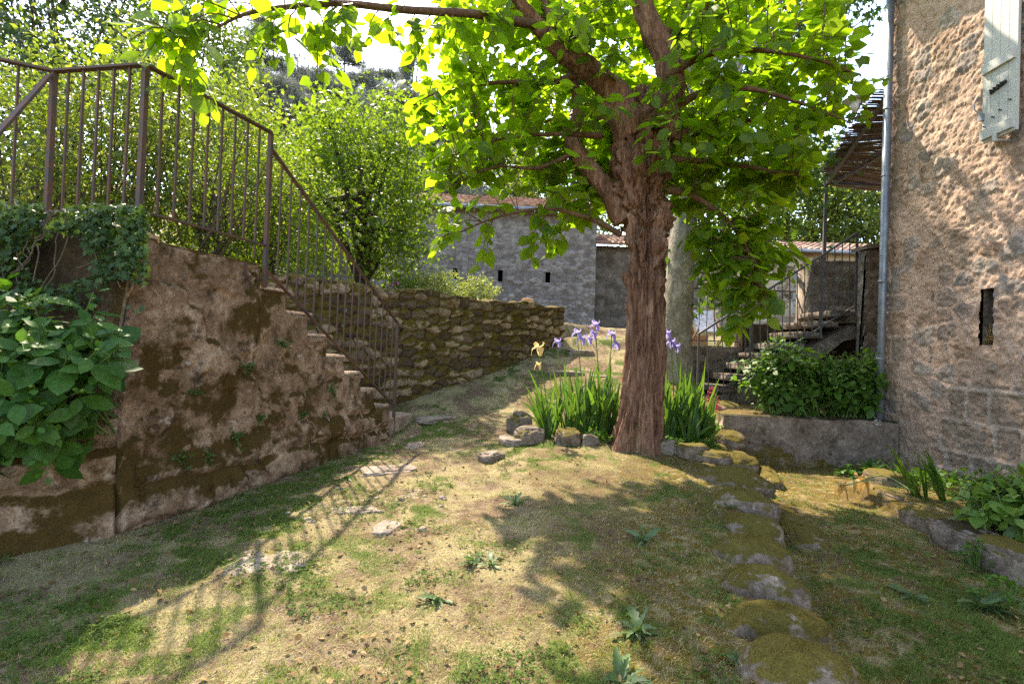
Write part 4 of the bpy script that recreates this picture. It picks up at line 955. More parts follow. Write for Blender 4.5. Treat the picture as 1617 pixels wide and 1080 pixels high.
# ---- the mulberry
D0 = 5.6
def PP(*l): return np.array([P(*q) for q in l])
tb = PP((1006, 735, D0), (1008, 700, D0), (1012, 640, D0), (1016, 560, D0), (1018, 480, D0), (1020, 420, D0), (1019, 370, D0), (1017, 320, D0), (1015, 265, D0), (1013, 215, D0), (1015, 170, D0), (1018, 140, D0))
tr_ = np.array([.37, .295, .243, .22, .208, .215, .26, .32, .35, .335, .25, .12])
mul = thing('mulberry_tree', 'old gnarled mulberry tree with a lumpy trunk in the lawn centre', 'tree', (tb[1][0], tb[1][1], .1))
K_ = 260; tp_ = resample(tb, K_); rr_ = np.interp(np.linspace(0, len(tb) - 1, K_), np.arange(len(tb)), tr_)
def dtrunk(i, a, p, r):
    z = p[2]; cx, cy = np.cos(a), np.sin(a)
    burl = np.clip((z - 1.75) / .5, 0, 1)
    rid = np.abs(fbm(cx * 3.4, cy * 3.4, z * .9, 401, 3) - .5) * 2
    h = .075 * (rid - .3) + .10 * (fbm(cx * 1.1, cy * 1.1, z * .9, 402, 3) - .5)
    h += burl * (.42 * (fbm(cx * 2.2, cy * 2.2, z * 3.0, 403, 4) - .5) + .24 * (np.abs(fbm(cx * 3.6, cy * 3.6, z * 6, 405, 3) - .5) * 2 - .25) - .03)
    h += .05 * (fbm(cx * 9, cy * 9, z * 6.5, 404, 4) - .5) - .038 * np.clip(1 - np.abs(fbm(cx * 5.5, cy * 5.5, z * 1.1, 406, 3) - .5) * 9, 0, 1)
    # buttress roots and the long hollow on the viewer's right
    h += .15 * np.clip(1 - (z - .05) / .55, 0, 1) ** 1.6 * (np.cos(a * 5 + 1.3) * .5 + .2)
    aw = np.arctan2(cy, cx)
    gr = np.exp(-((np.angle(np.exp(1j * (a - GA - .10 * math.sin(z * 2.2))))) / .13) ** 2) * np.clip((2.3 - z) / .6, 0, 1); h -= .10 * gr
    gr2 = np.exp(-((np.angle(np.exp(1j * (a - GA + .75 + .12 * math.sin(z * 1.7 + 1))))) / .08) ** 2) * np.clip((2.0 - z) / .6, 0, 1); h -= .045 * gr2
    return h
# find which tube angle faces the camera and a bit right
tmpV, _ = tube(tp_[:3], .3, 96, False); dv = tmpV[96:192] - tp_[1]; GA = 2 * PI / 96 * int(np.argmin(dv[:, 1] - .0 * dv[:, 0] + np.abs(dv[:, 0] - .13) * 2))
V, F_ = tube(tp_, rr_, 168, True, dtrunk); link_mesh('trunk', V, F_, M['bark'], mul)
def ir_noise(seed, amp): return lambda i, a, p, r: r * (amp * (fbm(np.cos(a) * 1.4 + p[0] * 5, np.sin(a) * 1.4 + p[1] * 5, p[2] * 5, seed, 4) - .5) * 2 + amp * .5 * (fbm(np.cos(a) * 5 + p[0] * 11, np.sin(a) * 5 + p[1] * 11, p[2] * 11, seed, 3) - .5))
limbs = [
 ([(1000, 215, 5.6), (975, 160, 5.55), (935, 115, 5.5), (893, 85, 5.4), (862, 55, 5.3), (835, 25, 5.2), (800, -30, 5.0), (760, -110, 4.8), (700, -220, 4.5)], [.20, .16, .125, .10, .082, .07, .052, .036, .016]),
 ([(1035, 215, 5.6), (1058, 150, 5.6), (1055, 95, 5.6), (1030, 45, 5.65), (1012, 0, 5.7), (1000, -70, 5.7), (1010, -170, 5.8), (1030, -320, 5.8)], [.20, .155, .135, .125, .11, .09, .06, .02]),
 ([(985, 350, 5.65), (955, 295, 5.65), (922, 255, 5.7), (903, 222, 5.75), (912, 180, 5.8), (905, 125, 5.8), (880, 60, 5.8), (850, -30, 5.9), (820, -140, 6.0)], [.12, .105, .098, .088, .062, .05, .04, .03, .012]),
 ([(850, 40, 5.25), (790, 30, 4.9), (740, 22, 4.6), (640, 16, 4.2), (540, 6, 3.9), (450, 12, 3.65), (390, 22, 3.5), (335, 48, 3.4)], [.05, .042, .036, .030, .024, .018, .013, .006]),
 ([(1050, 190, 5.5), (1100, 150, 5.35), (1180, 140, 5.2), (1270, 165, 5.1), (1345, 195, 5.0)], [.05, .036, .026, .016, .006]),
 ([(1050, 120, 5.5), (1120, 85, 5.3), (1200, 80, 5.1), (1290, 95, 5.0), (1360, 120, 5.0)], [.05, .035, .024, .014, .006]),
 ([(1055, 300, 5.5), (1095, 310, 5.4), (1150, 350, 5.2), (1195, 420, 5.0), (1205, 480, 4.95)], [.045, .03, .02, .012, .005]),
 ([(1050, 250, 5.5), (1110, 255, 5.4), (1190, 265, 5.3), (1270, 280, 5.2)], [.04, .028, .018, .006]),
 ([(980, 370, 5.5), (930, 345, 5.35), (860, 330, 5.2), (780, 345, 5.0), (710, 375, 4.9)], [.035, .024, .018, .011, .005]),
 ([(950, 215, 5.5), (885, 212, 5.4), (800, 218, 5.2), (715, 245, 5.0)], [.04, .022, .014, .005]),
 ([(910, 240, 5.7), (850, 265, 5.6), (780, 265, 5.5), (700, 300, 5.4)], [.032, .02, .013, .005]),
 ([(935, 110, 5.5), (870, 130, 5.6), (800, 130, 5.8), (710, 140, 5.9), (650, 165, 6.0)], [.05, .035, .025, .014, .006]),
 ([(1030, 60, 5.6), (1100, 20, 5.9), (1200, -40, 6.2), (1310, -60, 6.4)], [.07, .05, .03, .01]),
 ([(1010, 0, 5.7), (940, -60, 6.1), (860, -100, 6.5), (760, -60, 6.8), (690, 20, 6.9)], [.07, .05, .035, .02, .008]),
 ([(1000, 230, 5.8), (960, 190, 6.4), (900, 180, 7.0), (820, 210, 7.4)], [.08, .05, .03, .01]),
 ([(1040, 230, 5.8), (1110, 200, 6.4), (1180, 190, 6.9), (1250, 220, 7.2)], [.08, .05, .03, .01]),
 ([(800, -30, 5.0), (700, -60, 4.4), (600, -90, 3.9), (500, -100, 3.5)], [.05, .035, .02, .008]),
]
SK = []; SKr = []
for k, (l, r) in enumerate(limbs):
    l = PP(*l); n = max(24, int(np.sum(np.linalg.norm(np.diff(l, axis=0), axis=1)) / .03)); p = resample(l, n); q = np.interp(np.linspace(0, len(l) - 1, n), np.arange(len(l)), r)
    m = MB(); m.tube(p, q, 40 if r[0] > .1 else 14, True, ir_noise(500 + k, .30 if r[0] > .1 else .15)); m.build('limb' if r[0] > .1 else 'branch', M['bark'] if r[0] > .06 else M['twig'], mul)
    SK.append(p[n // 5:]); SKr.append(q[n // 5:])
SK_ = np.concatenate(SK); SKr_ = np.concatenate(SKr)
from math import inf
def in_poly(u, v, poly):
    c = False; j = len(poly) - 1
    for i in range(len(poly)):
        if (poly[i][1] > v) != (poly[j][1] > v) and u < (poly[j][0] - poly[i][0]) * (v - poly[i][1]) / (poly[j][1] - poly[i][1] + 1e-9) + poly[i][0]: c = not c
        j = i
    return c
# the crown's outer edge as it stands round the trunk
poly = [(670, -420), (660, -100), (690, 40), (660, 130), (645, 200), (690, 270), (690, 296), (850, 296), (880, 345), (930, 360), (960, 330), (1075, 330), (1085, 420), (1130, 470), (1215, 490), (1235, 420), (1215, 350), (1275, 300), (1285, 230), (1330, 180), (1345, 60), (1330, -60), (1300, -300), (1100, -450)]
tw = Twigs(); cnt = 0
while cnt < 960:
    u, v = rng.uniform(630, 1390), rng.uniform(-430, 500)
    if not in_poly(u, v, poly): continue
    if v < 0 and rng.random() > .25: continue
    d_ = rng.uniform(4.6, 7.0) if v < 250 else rng.uniform(4.9, 6.4)
    if 930 < u < 1095 and v > 60: d_ = rng.uniform(6.2, 7.2) if v > 210 or rng.random() > .10 else rng.uniform(4.7, 5.2)
    if 820 < u <= 930 and v > 0 and d_ < 5.6 and rng.random() < .75: d_ = rng.uniform(5.7, 7.0)
    if v > 330 and u > 1080: d_ = rng.uniform(4.9, 5.4)
    b_ = P(u, v, d_); dd = np.linalg.norm(SK_ - b_, axis=1) + .6 * np.maximum(0, SK_[:, 2] - b_[2]) + .25 * (SKr_ > .1)
    a_ = SK_[np.argmin(dd * rng.uniform(.85, 1.15, len(dd)))]
    L = np.linalg.norm(b_ - a_)
    if L > 1.7 or L < .12: continue
    tw.twig(a_, b_, .004 + .004 * L, leaf=.158, step=.054, frac=min(.95, .55 / L + .25)); cnt += 1
# leaves along the thin branches themselves, and named sprays
def spray(u0, v0, d0, u1, v1, d1, leaf=.14, n=1, sp=20):
    for _ in range(n):
        j = rng.normal(0, sp, 4); tw.twig(P(u0, v0, d0), P(u1 + j[0], v1 + j[1], d1 + j[2] * .006), .006, leaf=leaf, step=.045, frac=.9)
for a in [(560, 8, 3.95, 500, 75, 3.75), (470, 12, 3.7, 470, 95, 3.6), (520, 6, 3.85, 540, 80, 3.8), (620, 15, 4.15, 600, 70, 4.1), (400, 20, 3.5, 390, -20, 3.4), (420, 15, 3.6, 350, 10, 3.4), (370, 30, 3.45, 310, 30, 3.3), (350, 40, 3.4, 290, 95, 3.2), (340, 45, 3.4, 250, 60, 3.1), (330, 50, 3.4, 300, 140, 3.2), (300, 95, 3.2, 290, 165, 3.15), (280, 60, 3.2, 200, 75, 2.9), (640, 15, 4.2, 620, -40, 4.0), (540, 5, 3.9, 480, -40, 3.6), (380, 25, 3.45, 260, 10, 3.2), (450, 10, 3.6, 440, -40, 3.5), (300, 60, 3.2, 230, 20, 3.0), (720, 20, 4.5, 700, 90, 4.3), (760, 25, 4.7, 760, 100, 4.5), (690, 18, 4.4, 640, 60, 4.2), (310, 60, 3.3, 320, 110, 3.2)]: spray(*a, leaf=.135, n=1, sp=8)
for a in [(600, 14, 4.1, 560, 90, 4.0), (580, 10, 4.0, 520, 40, 3.8), (500, 6, 3.75, 520, 130, 3.75), (460, 10, 3.65, 430, 70, 3.5), (430, 14, 3.6, 400, 70, 3.45), (480, 8, 3.7, 500, 150, 3.7), (660, 16, 4.3, 660, 90, 4.3), (640, 14, 4.2, 580, 60, 4.0), (700, 18, 4.4, 640, 110, 4.3), (350, 40, 3.4, 240, 90, 3.0), (330, 45, 3.4, 270, 130, 3.15), (380, 25, 3.5, 330, -10, 3.3), (300, 60, 3.25, 210, 40, 2.9), (290, 95, 3.2, 320, 150, 3.2), (440, 12, 3.6, 380, 50, 3.45), (540, 8, 3.9, 470, 20, 3.6)]: spray(*a, leaf=.13, n=1, sp=10)
for a in [(1150, 350, 5.2, 1100, 450, 5.0), (1195, 420, 5.0, 1150, 500, 4.9), (1200, 450, 4.95, 1215, 500, 4.9), (1170, 380, 5.1, 1250, 420, 5.0), (1190, 410, 5.0, 1130, 430, 4.9), (1205, 480, 4.95, 1160, 520, 4.85), (1120, 330, 5.3, 1090, 400, 5.2), (1180, 400, 5.05, 1200, 470, 5.0)]: spray(*a, leaf=.16, n=2, sp=10)
for a in [(860, 330, 5.2, 840, 400, 5.1), (780, 345, 5.0, 760, 400, 4.9), (720, 370, 4.9, 690, 400, 4.8), (800, 340, 5.05, 720, 330, 4.9), (900, 340, 5.3, 880, 395, 5.2), (760, 350, 5.0, 700, 350, 4.8)]: spray(*a, leaf=.155, n=2, sp=12)
for a in [(1345, 195, 5.0, 1395, 130, 4.9), (1340, 190, 5.0, 1380, 195, 4.9), (1300, 170, 5.0, 1360, 90, 5.0)]: spray(*a, leaf=.14, sp=5)
for a in [(1045, 200, 5.3, 1020, 150, 5.0), (1040, 230, 5.3, 1010, 240, 5.0), (1045, 210, 5.3, 1050, 170, 5.0)]: spray(*a, leaf=.14, sp=8)
for a in [(1050, 180, 5.2, 1015, 215, 4.9), (1055, 130, 5.3, 1010, 160, 4.9), (1060, 250, 5.2, 1040, 270, 4.9), (1000, 60, 5.3, 960, 110, 4.9), (940, 110, 5.3, 920, 60, 4.6), (1062, 150, 5.2, 1065, 210, 4.8)]: spray(*a, leaf=.14, sp=12)
for a in [(860, 55, 5.3, 870, 30, 4.3), (900, 85, 5.3, 910, 50, 4.2)]: spray(*a, leaf=.14, sp=5)
tw.mb.build('twigs', M['twig'], mul)
tw.leaves('crown', M['mulberry'], mul, 'heart')
# ---- generic leafy tree / shrub
def leafy(name, label, cat, base, crown_c, crown_r, nclump, per, clump_r, leaf, kind, mat, bark, r0, group=None, seed=0, up=.5, stems=1, shell=.55, limb_n=14, zmin=None, squash=.75):
    r = np.random.default_rng(seed); base = np.asarray(base, float); cc_ = np.asarray(crown_c, float); cr_ = np.asarray(crown_r, float)
    t = thing(name, label, cat, base, group)
    dirs = nrm(r.normal(size=(nclump, 3))); rad = r.uniform(shell, 1.0, nclump) ** .7
    lump = .78 + .44 * fbm(dirs[:, 0] * 1.6 + seed, dirs[:, 1] * 1.6, dirs[:, 2] * 1.6, seed, 3)
    cl = cc_ + dirs * rad[:, None] * lump[:, None] * cr_
    if zmin is not None: cl[:, 2] = np.maximum(cl[:, 2], zmin + r.uniform(0, .3, nclump))
    n = r.poisson(per, nclump); idx = np.repeat(np.arange(nclump), n); N = len(idx)
    off = r.normal(size=(N, 3)) * clump_r * r.uniform(.7, 1.3, nclump)[idx][:, None]; off[:, 2] *= squash
    pos = cl[idx] + off
    ax = nrm(r.normal(size=(N, 3)) + .8 * nrm(pos - cc_) + np.array([0, 0, -.25])); nm = nrm(r.normal(size=(N, 3)) * .8 + np.array([0, 0, up]) + .4 * nrm(pos - cc_))
    V, T = leaf_geo(pos, ax, nm, leaf * r.uniform(.6, 1.25, N), kind); link_mesh('crown', V, T, mat, t)
    m = MB()
    for k in range(stems):
        b = base + (r.normal(0, .12, 3) * (stems > 1)) * (1, 1, 0); top = cc_ + (r.normal(0, .35, 3) * cr_ if stems > 1 else np.array([0, 0, .3 * cr_[2]]))
        mid = (b + top) / 2 + r.normal(0, .05, 3) * np.linalg.norm(top - b)
        pts = resample([b - (0, 0, .15), b * .7 + mid * .3, mid, top], 20); m.tube(pts, np.linspace(r0, r0 * .22, 20), 10 if stems > 1 else 18, True, ir_noise(seed + k, .18))
        if k < 3:
            for q in r.choice(nclump, min(limb_n, nclump), replace=False):
                f = r.integers(6, 18); a = pts[f]; e = cl[q]; mm = (a + e) / 2 + np.array([0, 0, .08]) * np.linalg.norm(e - a)
                m.tube(resample([a, mm, e], 8), np.linspace(r0 * (.5 if stems == 1 else .6), r0 * .08, 8), 6, False)
    m.build('trunk' if stems == 1 else 'stems', bark, t)
    return t
ZU = 1.9
# round tree on the upper terrace
rb = P(572, 452, 9.6); rc = P(565, 300, 9.6)
leafy('round_tree', 'round light green tree with a dark trunk above the mossy wall', 'tree', (rb[0], rb[1], ZU), rc, (1.58, 1.5, 1.75), 150, 95, .26, .095, 'lobed', M['round'], M['darkbark'], .17, seed=11, shell=.5)
# plane tree behind the mulberry
t = PP((1062, 640, 9.1), (1062, 600, 9.1), (1066, 540, 9.1), (1073, 450, 9.2), (1080, 350, 9.5), (1084, 280, 9.8), (1090, 200, 10.2), (1100, 90, 10.8), (1110, -20, 11.4))
plt = thing('plane_tree', 'tall pale-barked plane tree standing behind the mulberry trunk', 'tree', (t[1][0], t[1][1], .7))
m = MB(); m.tube(resample(t, 60), np.interp(np.linspace(0, 8, 60), range(9), [.50, .38, .29, .25, .235, .22, .20, .17, .13]), 28, True, ir_noise(31, .05)); m.build('trunk', M['planebark'], plt)
pc = P(1200, -30, 12.0); r = np.random.default_rng(5); nC = 190
dirs = nrm(r.normal(size=(nC, 3))); cl = pc + dirs * (r.uniform(.5, 1, nC)[:, None]) * (2.75, 2.0, 3.0)
ext = np.array([P(u, v, d) for u, v, d in [(1130, 380, 9), (1160, 430, 8.8), (1120, 450, 9.2), (1190, 380, 9.3), (1150, 330, 9), (1200, 340, 9.5), (1230, 320, 9.2), (1110, 400, 9.4), (1170, 460, 9.2), (1230, 370, 9.4), (1250, 300, 9), (1280, 290, 9), (1210, 410, 9.2), (1140, 480, 9.4), (1120, 300, 9), (1180, 280, 9), (1250, 250, 9), (1290, 180, 9), (1310, 220, 9), (1275, 230, 9.2)]])
cl = cl[~((cl[:, 0] > 6.1) & (cl[:, 2] < 9.0))]; over = np.stack([r.uniform(1.3, 4.3, 75), r.uniform(10.2, 12.6, 75), r.uniform(8.4, 10.4, 75)], 1); cl = np.concatenate([cl, ext, over]); n = r.poisson(58, len(cl)); idx = np.repeat(np.arange(len(cl)), n); N = len(idx)  # over: unseen clumps above the view, added to shade the lower house wall
pos = cl[idx] + r.normal(size=(N, 3)) * (.30, .30, .22); ax = nrm(r.normal(size=(N, 3)) + nrm(pos - pc) * .6 + np.array([0, 0, -.5])); nm = nrm(r.normal(size=(N, 3)) * .7 + np.array([0, 0, .9]))
V, T = leaf_geo(pos, ax, nm, .17 * r.uniform(.6, 1.25, N), 'lobed'); link_mesh('crown', V, T, M['plane'], plt)
m = MB()
for q in r.choice(len(cl), 45, replace=False):
    a = resample(t, 60)[r.integers(28, 59)]; e = cl[q]; mm = (a + e) / 2 + np.array([0, 0, .3]); m.tube(resample([a, mm, e], 12), np.linspace(.06, .01, 12), 6, False)
m.build('branches', M['planebark'], plt)
# shrubs behind the railing
shr = [
 ('yellow-green loose shrub at the left edge behind the railing', (45, 250, 5.6), (1.25, 1.1, 1.25), 21, 'shrub'),
 ('airy pale shrub behind the left railing posts', (190, 230, 6.2), (1.2, 1.1, 1.45), 22, 'shrub'),
 ('many-stemmed shrub behind the middle of the landing railing', (330, 270, 6.4), (1.15, 1.1, 1.35), 23, 'shrub'),
 ('shrub between the round tree and the stair railing', (415, 330, 7.4), (.85, 1.0, 1.2), 24, 'round'),
]
for lab, (u, v, d_), rad, sd, mt in shr:
    c = P(u, v, d_)
    leafy('garden_shrub', lab, 'shrub', (c[0], c[1], ZU), c, rad, 150, 62, .20, .06, 'small', M[mt], M['woodstem'], .022, 'shrubs behind the railing', sd, stems=16, shell=.35, limb_n=10, zmin=ZU + .25)
# taller trees behind
for lab, (u, v, d_), rad, sd, mt, per, lf, kd in [
 ('tall dark tree at the top left corner', (70, -30, 13), (2.7, 2.4, 2.6), 31, 'darktree', 60, .15, 'small'),
 ('pale green tree above the shrubs left of the pines', (300, 130, 13), (1.7, 1.6, 2.4), 32, 'midtree', 55, .13, 'small'),
 ('broad green tree behind the mossy wall shrubs', (420, 330, 14), (2.2, 1.8, 2.6), 33, 'midtree', 55, .13, 'small'),
 ('dark tree behind the left shrubs', (120, 190, 11), (2.4, 1.8, 2.6), 34, 'darktree', 55, .13, 'small'),
 ('bright green tree behind the farmhouse roof', (1300, 330, 29), (4.0, 3, 3.6), 35, 'fartree', 60, .26, 'small'),
 ('bright green tree above the farmhouse, left of the canopy', (1235, 330, 32), (4.2, 3, 4.2), 36, 'fartree', 60, .28, 'small'),
 ('bright green tree right of the farmhouse under the canopy', (1390, 320, 27), (3.4, 3, 3.2), 37, 'fartree', 60, .24, 'small'),
 ('green tree rising behind the barn roof', (900, 260, 26), (4.5, 3, 4.0), 38, 'fartree', 50, .26, 'small'),
 ('green tree behind the barn recess', (1050, 280, 27), (4.5, 3, 5), 39, 'fartree', 50, .26, 'small'),
]:
    c = P(u, v, d_); bz = gnear(c[0], c[1])
    leafy('broadleaf_tree', lab, 'tree', (c[0], c[1], bz), c, rad, 150, per, .13 * max(rad), lf, kd, M[mt], M['darkbark'], .05 * max(rad), 'trees around the garden', sd, shell=.4)
# pines
for k, (u, vt, d_, lab) in enumerate([(415, 30, 36, 'grey-green pine left of the bright sky gap'), (470, 100, 40, 'tall thin pine behind the pale green tree'), (545, 60, 42, 'pine in the middle of the sky gap'), (600, 110, 38, 'slender pine above the round tree'), (655, 85, 44, 'pine just left of the mulberry leaves'), (740, 150, 46, 'pine seen through the mulberry leaves above the barn roof'), (830, 170, 48, 'far pine over the right part of the barn roof'), (370, 110, 44, 'far pine behind the pale green tree'), (440, 130, 27, 'grey pine directly behind the left side of the round tree'), (625, 150, 28, 'grey pine directly behind the right side of the round tree'), (520, 125, 30, 'grey pine directly above the round tree top'), (690, 190, 33, 'grey pine over the left end of the barn roof')]):
    tp = P(u, vt, d_); bx, by = tp[0], tp[1]; bz = gnear(bx, by); r = np.random.default_rng(600 + k)
    pn = thing('pine_tree', lab, 'tree', (bx, by, bz), 'pines on the hillside')
    m = MB(); hgt = tp[2] - bz; pts = resample([(bx, by, bz - .3), (bx + r.normal(0, .3), by, bz + hgt * .5), (bx, by, tp[2])], 24); m.tube(pts, np.linspace(.28, .04, 24), 8)
    pos = []
    for q in range(85):
        f = r.uniform(.42, .99); a = np.array([np.interp(f, np.linspace(0, 1, 24), pts[:, j]) for j in range(3)]); an = r.uniform(0, 2 * PI); L = (1.06 - f) ** .8 * r.uniform(2.6, 6.4) + .5
        e = a + np.array([math.cos(an), math.sin(an), r.uniform(-.05, .45)]) * L; m.tube(resample([a, (a + e) / 2 + (0, 0, -.1), e], 6), np.linspace(.05, .012, 6), 4, False)
        nn = int(34 + 30 * L); ff = r.uniform(.3, 1.05, nn)[:, None]; pos.append(a + (e - a) * ff + r.normal(0, .26, (nn, 3)) * (1, 1, .6))
    m.build('trunk', M['darkbark'], pn); pos = np.concatenate(pos); N = len(pos)
    V, T = leaf_geo(pos, rand_dir(N, r), rand_dir(N, r), .40 * r.uniform(.6, 1.2, N), 'needle'); link_mesh('crown', V, T, M['pine'], pn)
# ================================================================== SMALLER PLANTS
def hydrangea(name, label, base, c, rad, ntip, leaf, mat, seed, group=None, buds=0, face=None):
    r = np.random.default_rng(seed); t = thing(name, label, 'shrub', base, group); base = np.asarray(base, float); c = np.asarray(c, float); rad = np.asarray(rad, float)
    m = MB(); pos = []; ax = []; nm = []; sz = []; hb = MB()
    for k in range(ntip):
        d = nrm(r.normal(size=3) + (np.asarray(face) if face is not None else np.array([0, 0, .3]))); e = c + d * rad * r.uniform(.35, 1.12) ** .6 * (.72 + .56 * vnoise(d[0] * 2.2 + seed, d[1] * 2.2, d[2] * 2.2, seed))
        b = base + np.array([r.normal(0, .25 * rad[0]), r.normal(0, .25 * rad[1]), 0]); mid = (b + e) / 2 + np.array([0, 0, .15]) * rad
        pts = resample([b, mid, e], 9); m.tube(pts, np.linspace(.008, .003, 9), 5, False)
        tg = nrm(pts[-1] - pts[-3] + np.array([0, 0, .02])); s0 = nrm(np.cross(tg, r.normal(size=3))); s1 = np.cross(tg, s0)
        for pr in range(4):
            q = e - tg * .045 * pr * (leaf / .12); sd = s0 if pr % 2 == 0 else s1
            for s_ in (1, -1):
                L = leaf * (.40, .75, 1.0, 1.1)[pr] * r.uniform(.55, 1.2); a = nrm(sd * s_ + tg * (.9, .45, .15, -.05)[pr] + r.normal(0, .25, 3) + np.array([0, 0, -.18]))
                pos.append(q + a * .02); ax.append(a); nm.append(nrm(tg + np.array([0, 0, .5]) + r.normal(0, .2, 3))); sz.append(L)
        if k < buds: hb.add(*rock_geo(e + tg * .015, (.022, .022, .016), k, 0, 6, .1))
    V, T = leaf_geo(np.array(pos), np.array(ax), np.array(nm), np.array(sz), 'oval', wvar=.12, curl=.8)
    # widen the blades
    link_mesh('foliage', V, T, mat, t); m.build('stems', M['stem'], t)
    if buds: hb.build('buds_and_bells', M['lime'], t)  # unopened flower buds at the stem tips
    return t
cL = P(35, 590, 2.62)
hydrangea('hydrangea', 'big dark green hydrangea hanging over the low wall at left', (cL[0] - .05, cL[1] + .25, .62), cL, (.52, .34, .50), 105, .155, M['hydrangea'], 71, buds=24, face=(.25, -.6, .2))
cR = P(1252, 598, 7.15); cR2 = P(1352, 606, 7.0); zpl = .43
hydrangea('hydrangea', 'broad leafy hydrangea in the left part of the planter', (cR[0], 7.15, zpl), cR, (.74, .42, .50), 200, .145, M['hydrangea2'], 72, 'planter hydrangeas', 6)
hydrangea('hydrangea', 'leafy hydrangea in the planter against the house corner', (cR2[0], 7.1, zpl), cR2, (.62, .42, .48), 185, .145, M['hydrangea2'], 73, 'planter hydrangeas', 6)
# low planter wall
pw0 = P(1143, 690, 6.55); pw1 = P(1426, 700, 6.5)
def hf_pl(s, z): return {'h': .05 * (fbm(s * 2, z * 2, 0, 161, 4) - .5) + .02 * (fbm(s * 12, z * 12, 0, 162, 4) - .5) + .015 * sstep(.5, .54, fbm(s * 5, z * 5, 0, 163, 4)), 'sid': 0 * s, 'gap': 0 * s + 1}
ztp = P(1280, 662, 6.5)[2]
ow2 = disp_wall('planter_wall', pw0[:2], (HX - .01, 6.5), -.4, lambda s: ztp + .02 * (fbm(s * 3, 0, 0, 3, 3) - .5), .016, .016, hf_pl, .22, M['planter'], topbump=.025)
tag(ow2, 'low stained rendered planter wall under the right hydrangeas', 'wall')
# white hydrangea-like flower head leaning over the planter
wp = P(1386, 667, 6.4); wf = thing('white_flower', 'single small white flower head hanging over the planter wall', 'flower', wp)
m = MB(); m.tube(resample([P(1370, 655, 6.62), P(1378, 655, 6.5), wp], 8), .004, 5); m.build('stem', M['stem'], wf)
n = 60; pos = wp + nrm(rng.normal(size=(n, 3))) * .028; V, T = leaf_geo(pos, nrm(pos - wp + rng.normal(0, .01, (n, 3))), rand_dir(n), .018, 'small'); link_mesh('petals', V, T, M['white'], wf)
# iris
def iris_flower(mb, c, size, wilt=0.0, seed=0):
    r = np.random.default_rng(seed)
    for k in range(6):
        a = k * PI / 3 + r.uniform(-.2, .2); std = k % 2 == 0; o = np.array([math.cos(a), math.sin(a), 0]); sd = np.array([-math.sin(a), math.cos(a), 0]); V = []
        for i in range(6):
            f = i / 5
            if std: p = c + o * size * (.06 + .50 * math.sin(f * 2.1)) + np.array([0, 0, size * (.62 * f - .10 * f * f)])
            else: p = c + o * size * (.10 + .85 * f - .30 * f * f) + np.array([0, 0, size * (.16 * math.sin(f * 2.6) - (.78 + wilt) * f ** 2.4)])
            wd = size * .30 * math.sin(PI * min(.96, .10 + .86 * f ** .8)) ** .9 * (1.2 if not std else .85) * (1 + .18 * math.sin(9 * f + k))
            for j in (-1, -.5, 0, .5, 1): V.append(p + sd * wd * j + (o * -.12 * size * j * j if std else np.array([0, 0, -.10 * size * j * j])) + r.normal(0, .03 * size, 3))
        Q_ = [(i * 5 + j, i * 5 + j + 1, i * 5 + j + 6, i * 5 + j + 5) for i in range(5) for j in range(4)]; mb.add(np.array(V), np.array(Q_))
def iris_clump(label, c, nfan, hgt, spread, flowers=(), mat=M['iris'], seed=0, lean=(0, 0), group='iris clumps', width=.05):
    r = np.random.default_rng(seed); c = np.asarray(c, float); t = thing('iris_plant', label, 'plant', c, group); m = MB()
    for f in range(nfan):
        b = c + np.array([r.normal(0, spread[0]), r.normal(0, spread[1]), -.01]); b[2] = gnear(b[0], b[1]) - .01
        an = r.uniform(0, PI)
        for k in range(7):
            q = (k - 3) / 3; d = np.array([math.cos(an) * q * .33 + lean[0], math.sin(an) * q * .33 + lean[1], 1.0]) + r.normal(0, .06, 3); h_ = hgt * (1 - .35 * abs(q)) * r.uniform(.75, 1.12)
            V, Q_ = strap_geo(b + np.array([math.cos(an), math.sin(an), 0]) * q * .03, d, h_, width * r.uniform(.8, 1.15), r.uniform(.05, .5) * (1 + abs(q)), 8); m.add(V, Q_)
    m.build('leaves', mat, t)
    for i, (base, top, col, sz, extra) in enumerate(flowers):
        base = np.asarray(base); top = np.asarray(top); sm = MB(); mid = (base + top) / 2 + r.normal(0, .02, 3); pts = resample([base, mid, top], 12); sm.tube(pts, np.linspace(.009, .005, 12), 6)
        sm.add(*rock_geo(top - (0, 0, .02), (.018, .018, .05), i, 0, 8, .05)); stk = sm.build('flower_stalk', M['stem'], t)
        fm_ = MB(); iris_flower(fm_, top, sz, 0, seed * 10 + i); fm_.build('flower', M[col], stk)
        for e in extra:
            e = np.asarray(e); sm = MB(); sm.tube(resample([pts[8], (pts[8] + e) / 2 + (.01, 0, -.01), e], 6), .003, 5); sm.build('side_stalk', M['stem'], stk); fm_ = MB(); iris_flower(fm_, e, sz * (.55 if col == 'yellow' else .85), .2, seed * 10 + i + 50); fm_.build('flower', M[col], stk)
    return t
def gp(u, d): x = P(u, 600, d)[0]; return np.array([x, d, gnear(x, d)])
iris_clump('small sword-leaved iris clump leaning left behind the bed rocks', gp(865, 6.0), 3, .80, (.05, .05), [(gp(872, 6.0), P(850, 549, 5.95), 'yellow', .125, [P(850, 576, 5.93)])], seed=81, lean=(-.12, 0))
iris_clump('large iris clump with lilac flowers left of the trunk', gp(918, 6.15), 12, .94, (.17, .12), [(gp(890, 6.2), P(880, 540, 6.2), 'purple', .09, []), (gp(928, 6.3), P(911, 526, 6.3), 'purple', .105, [P(918, 534, 6.28)]), (gp(944, 6.3), P(940, 513, 6.3), 'purple', .105, [P(937, 526, 6.27), P(930, 534, 6.25)])], seed=82)
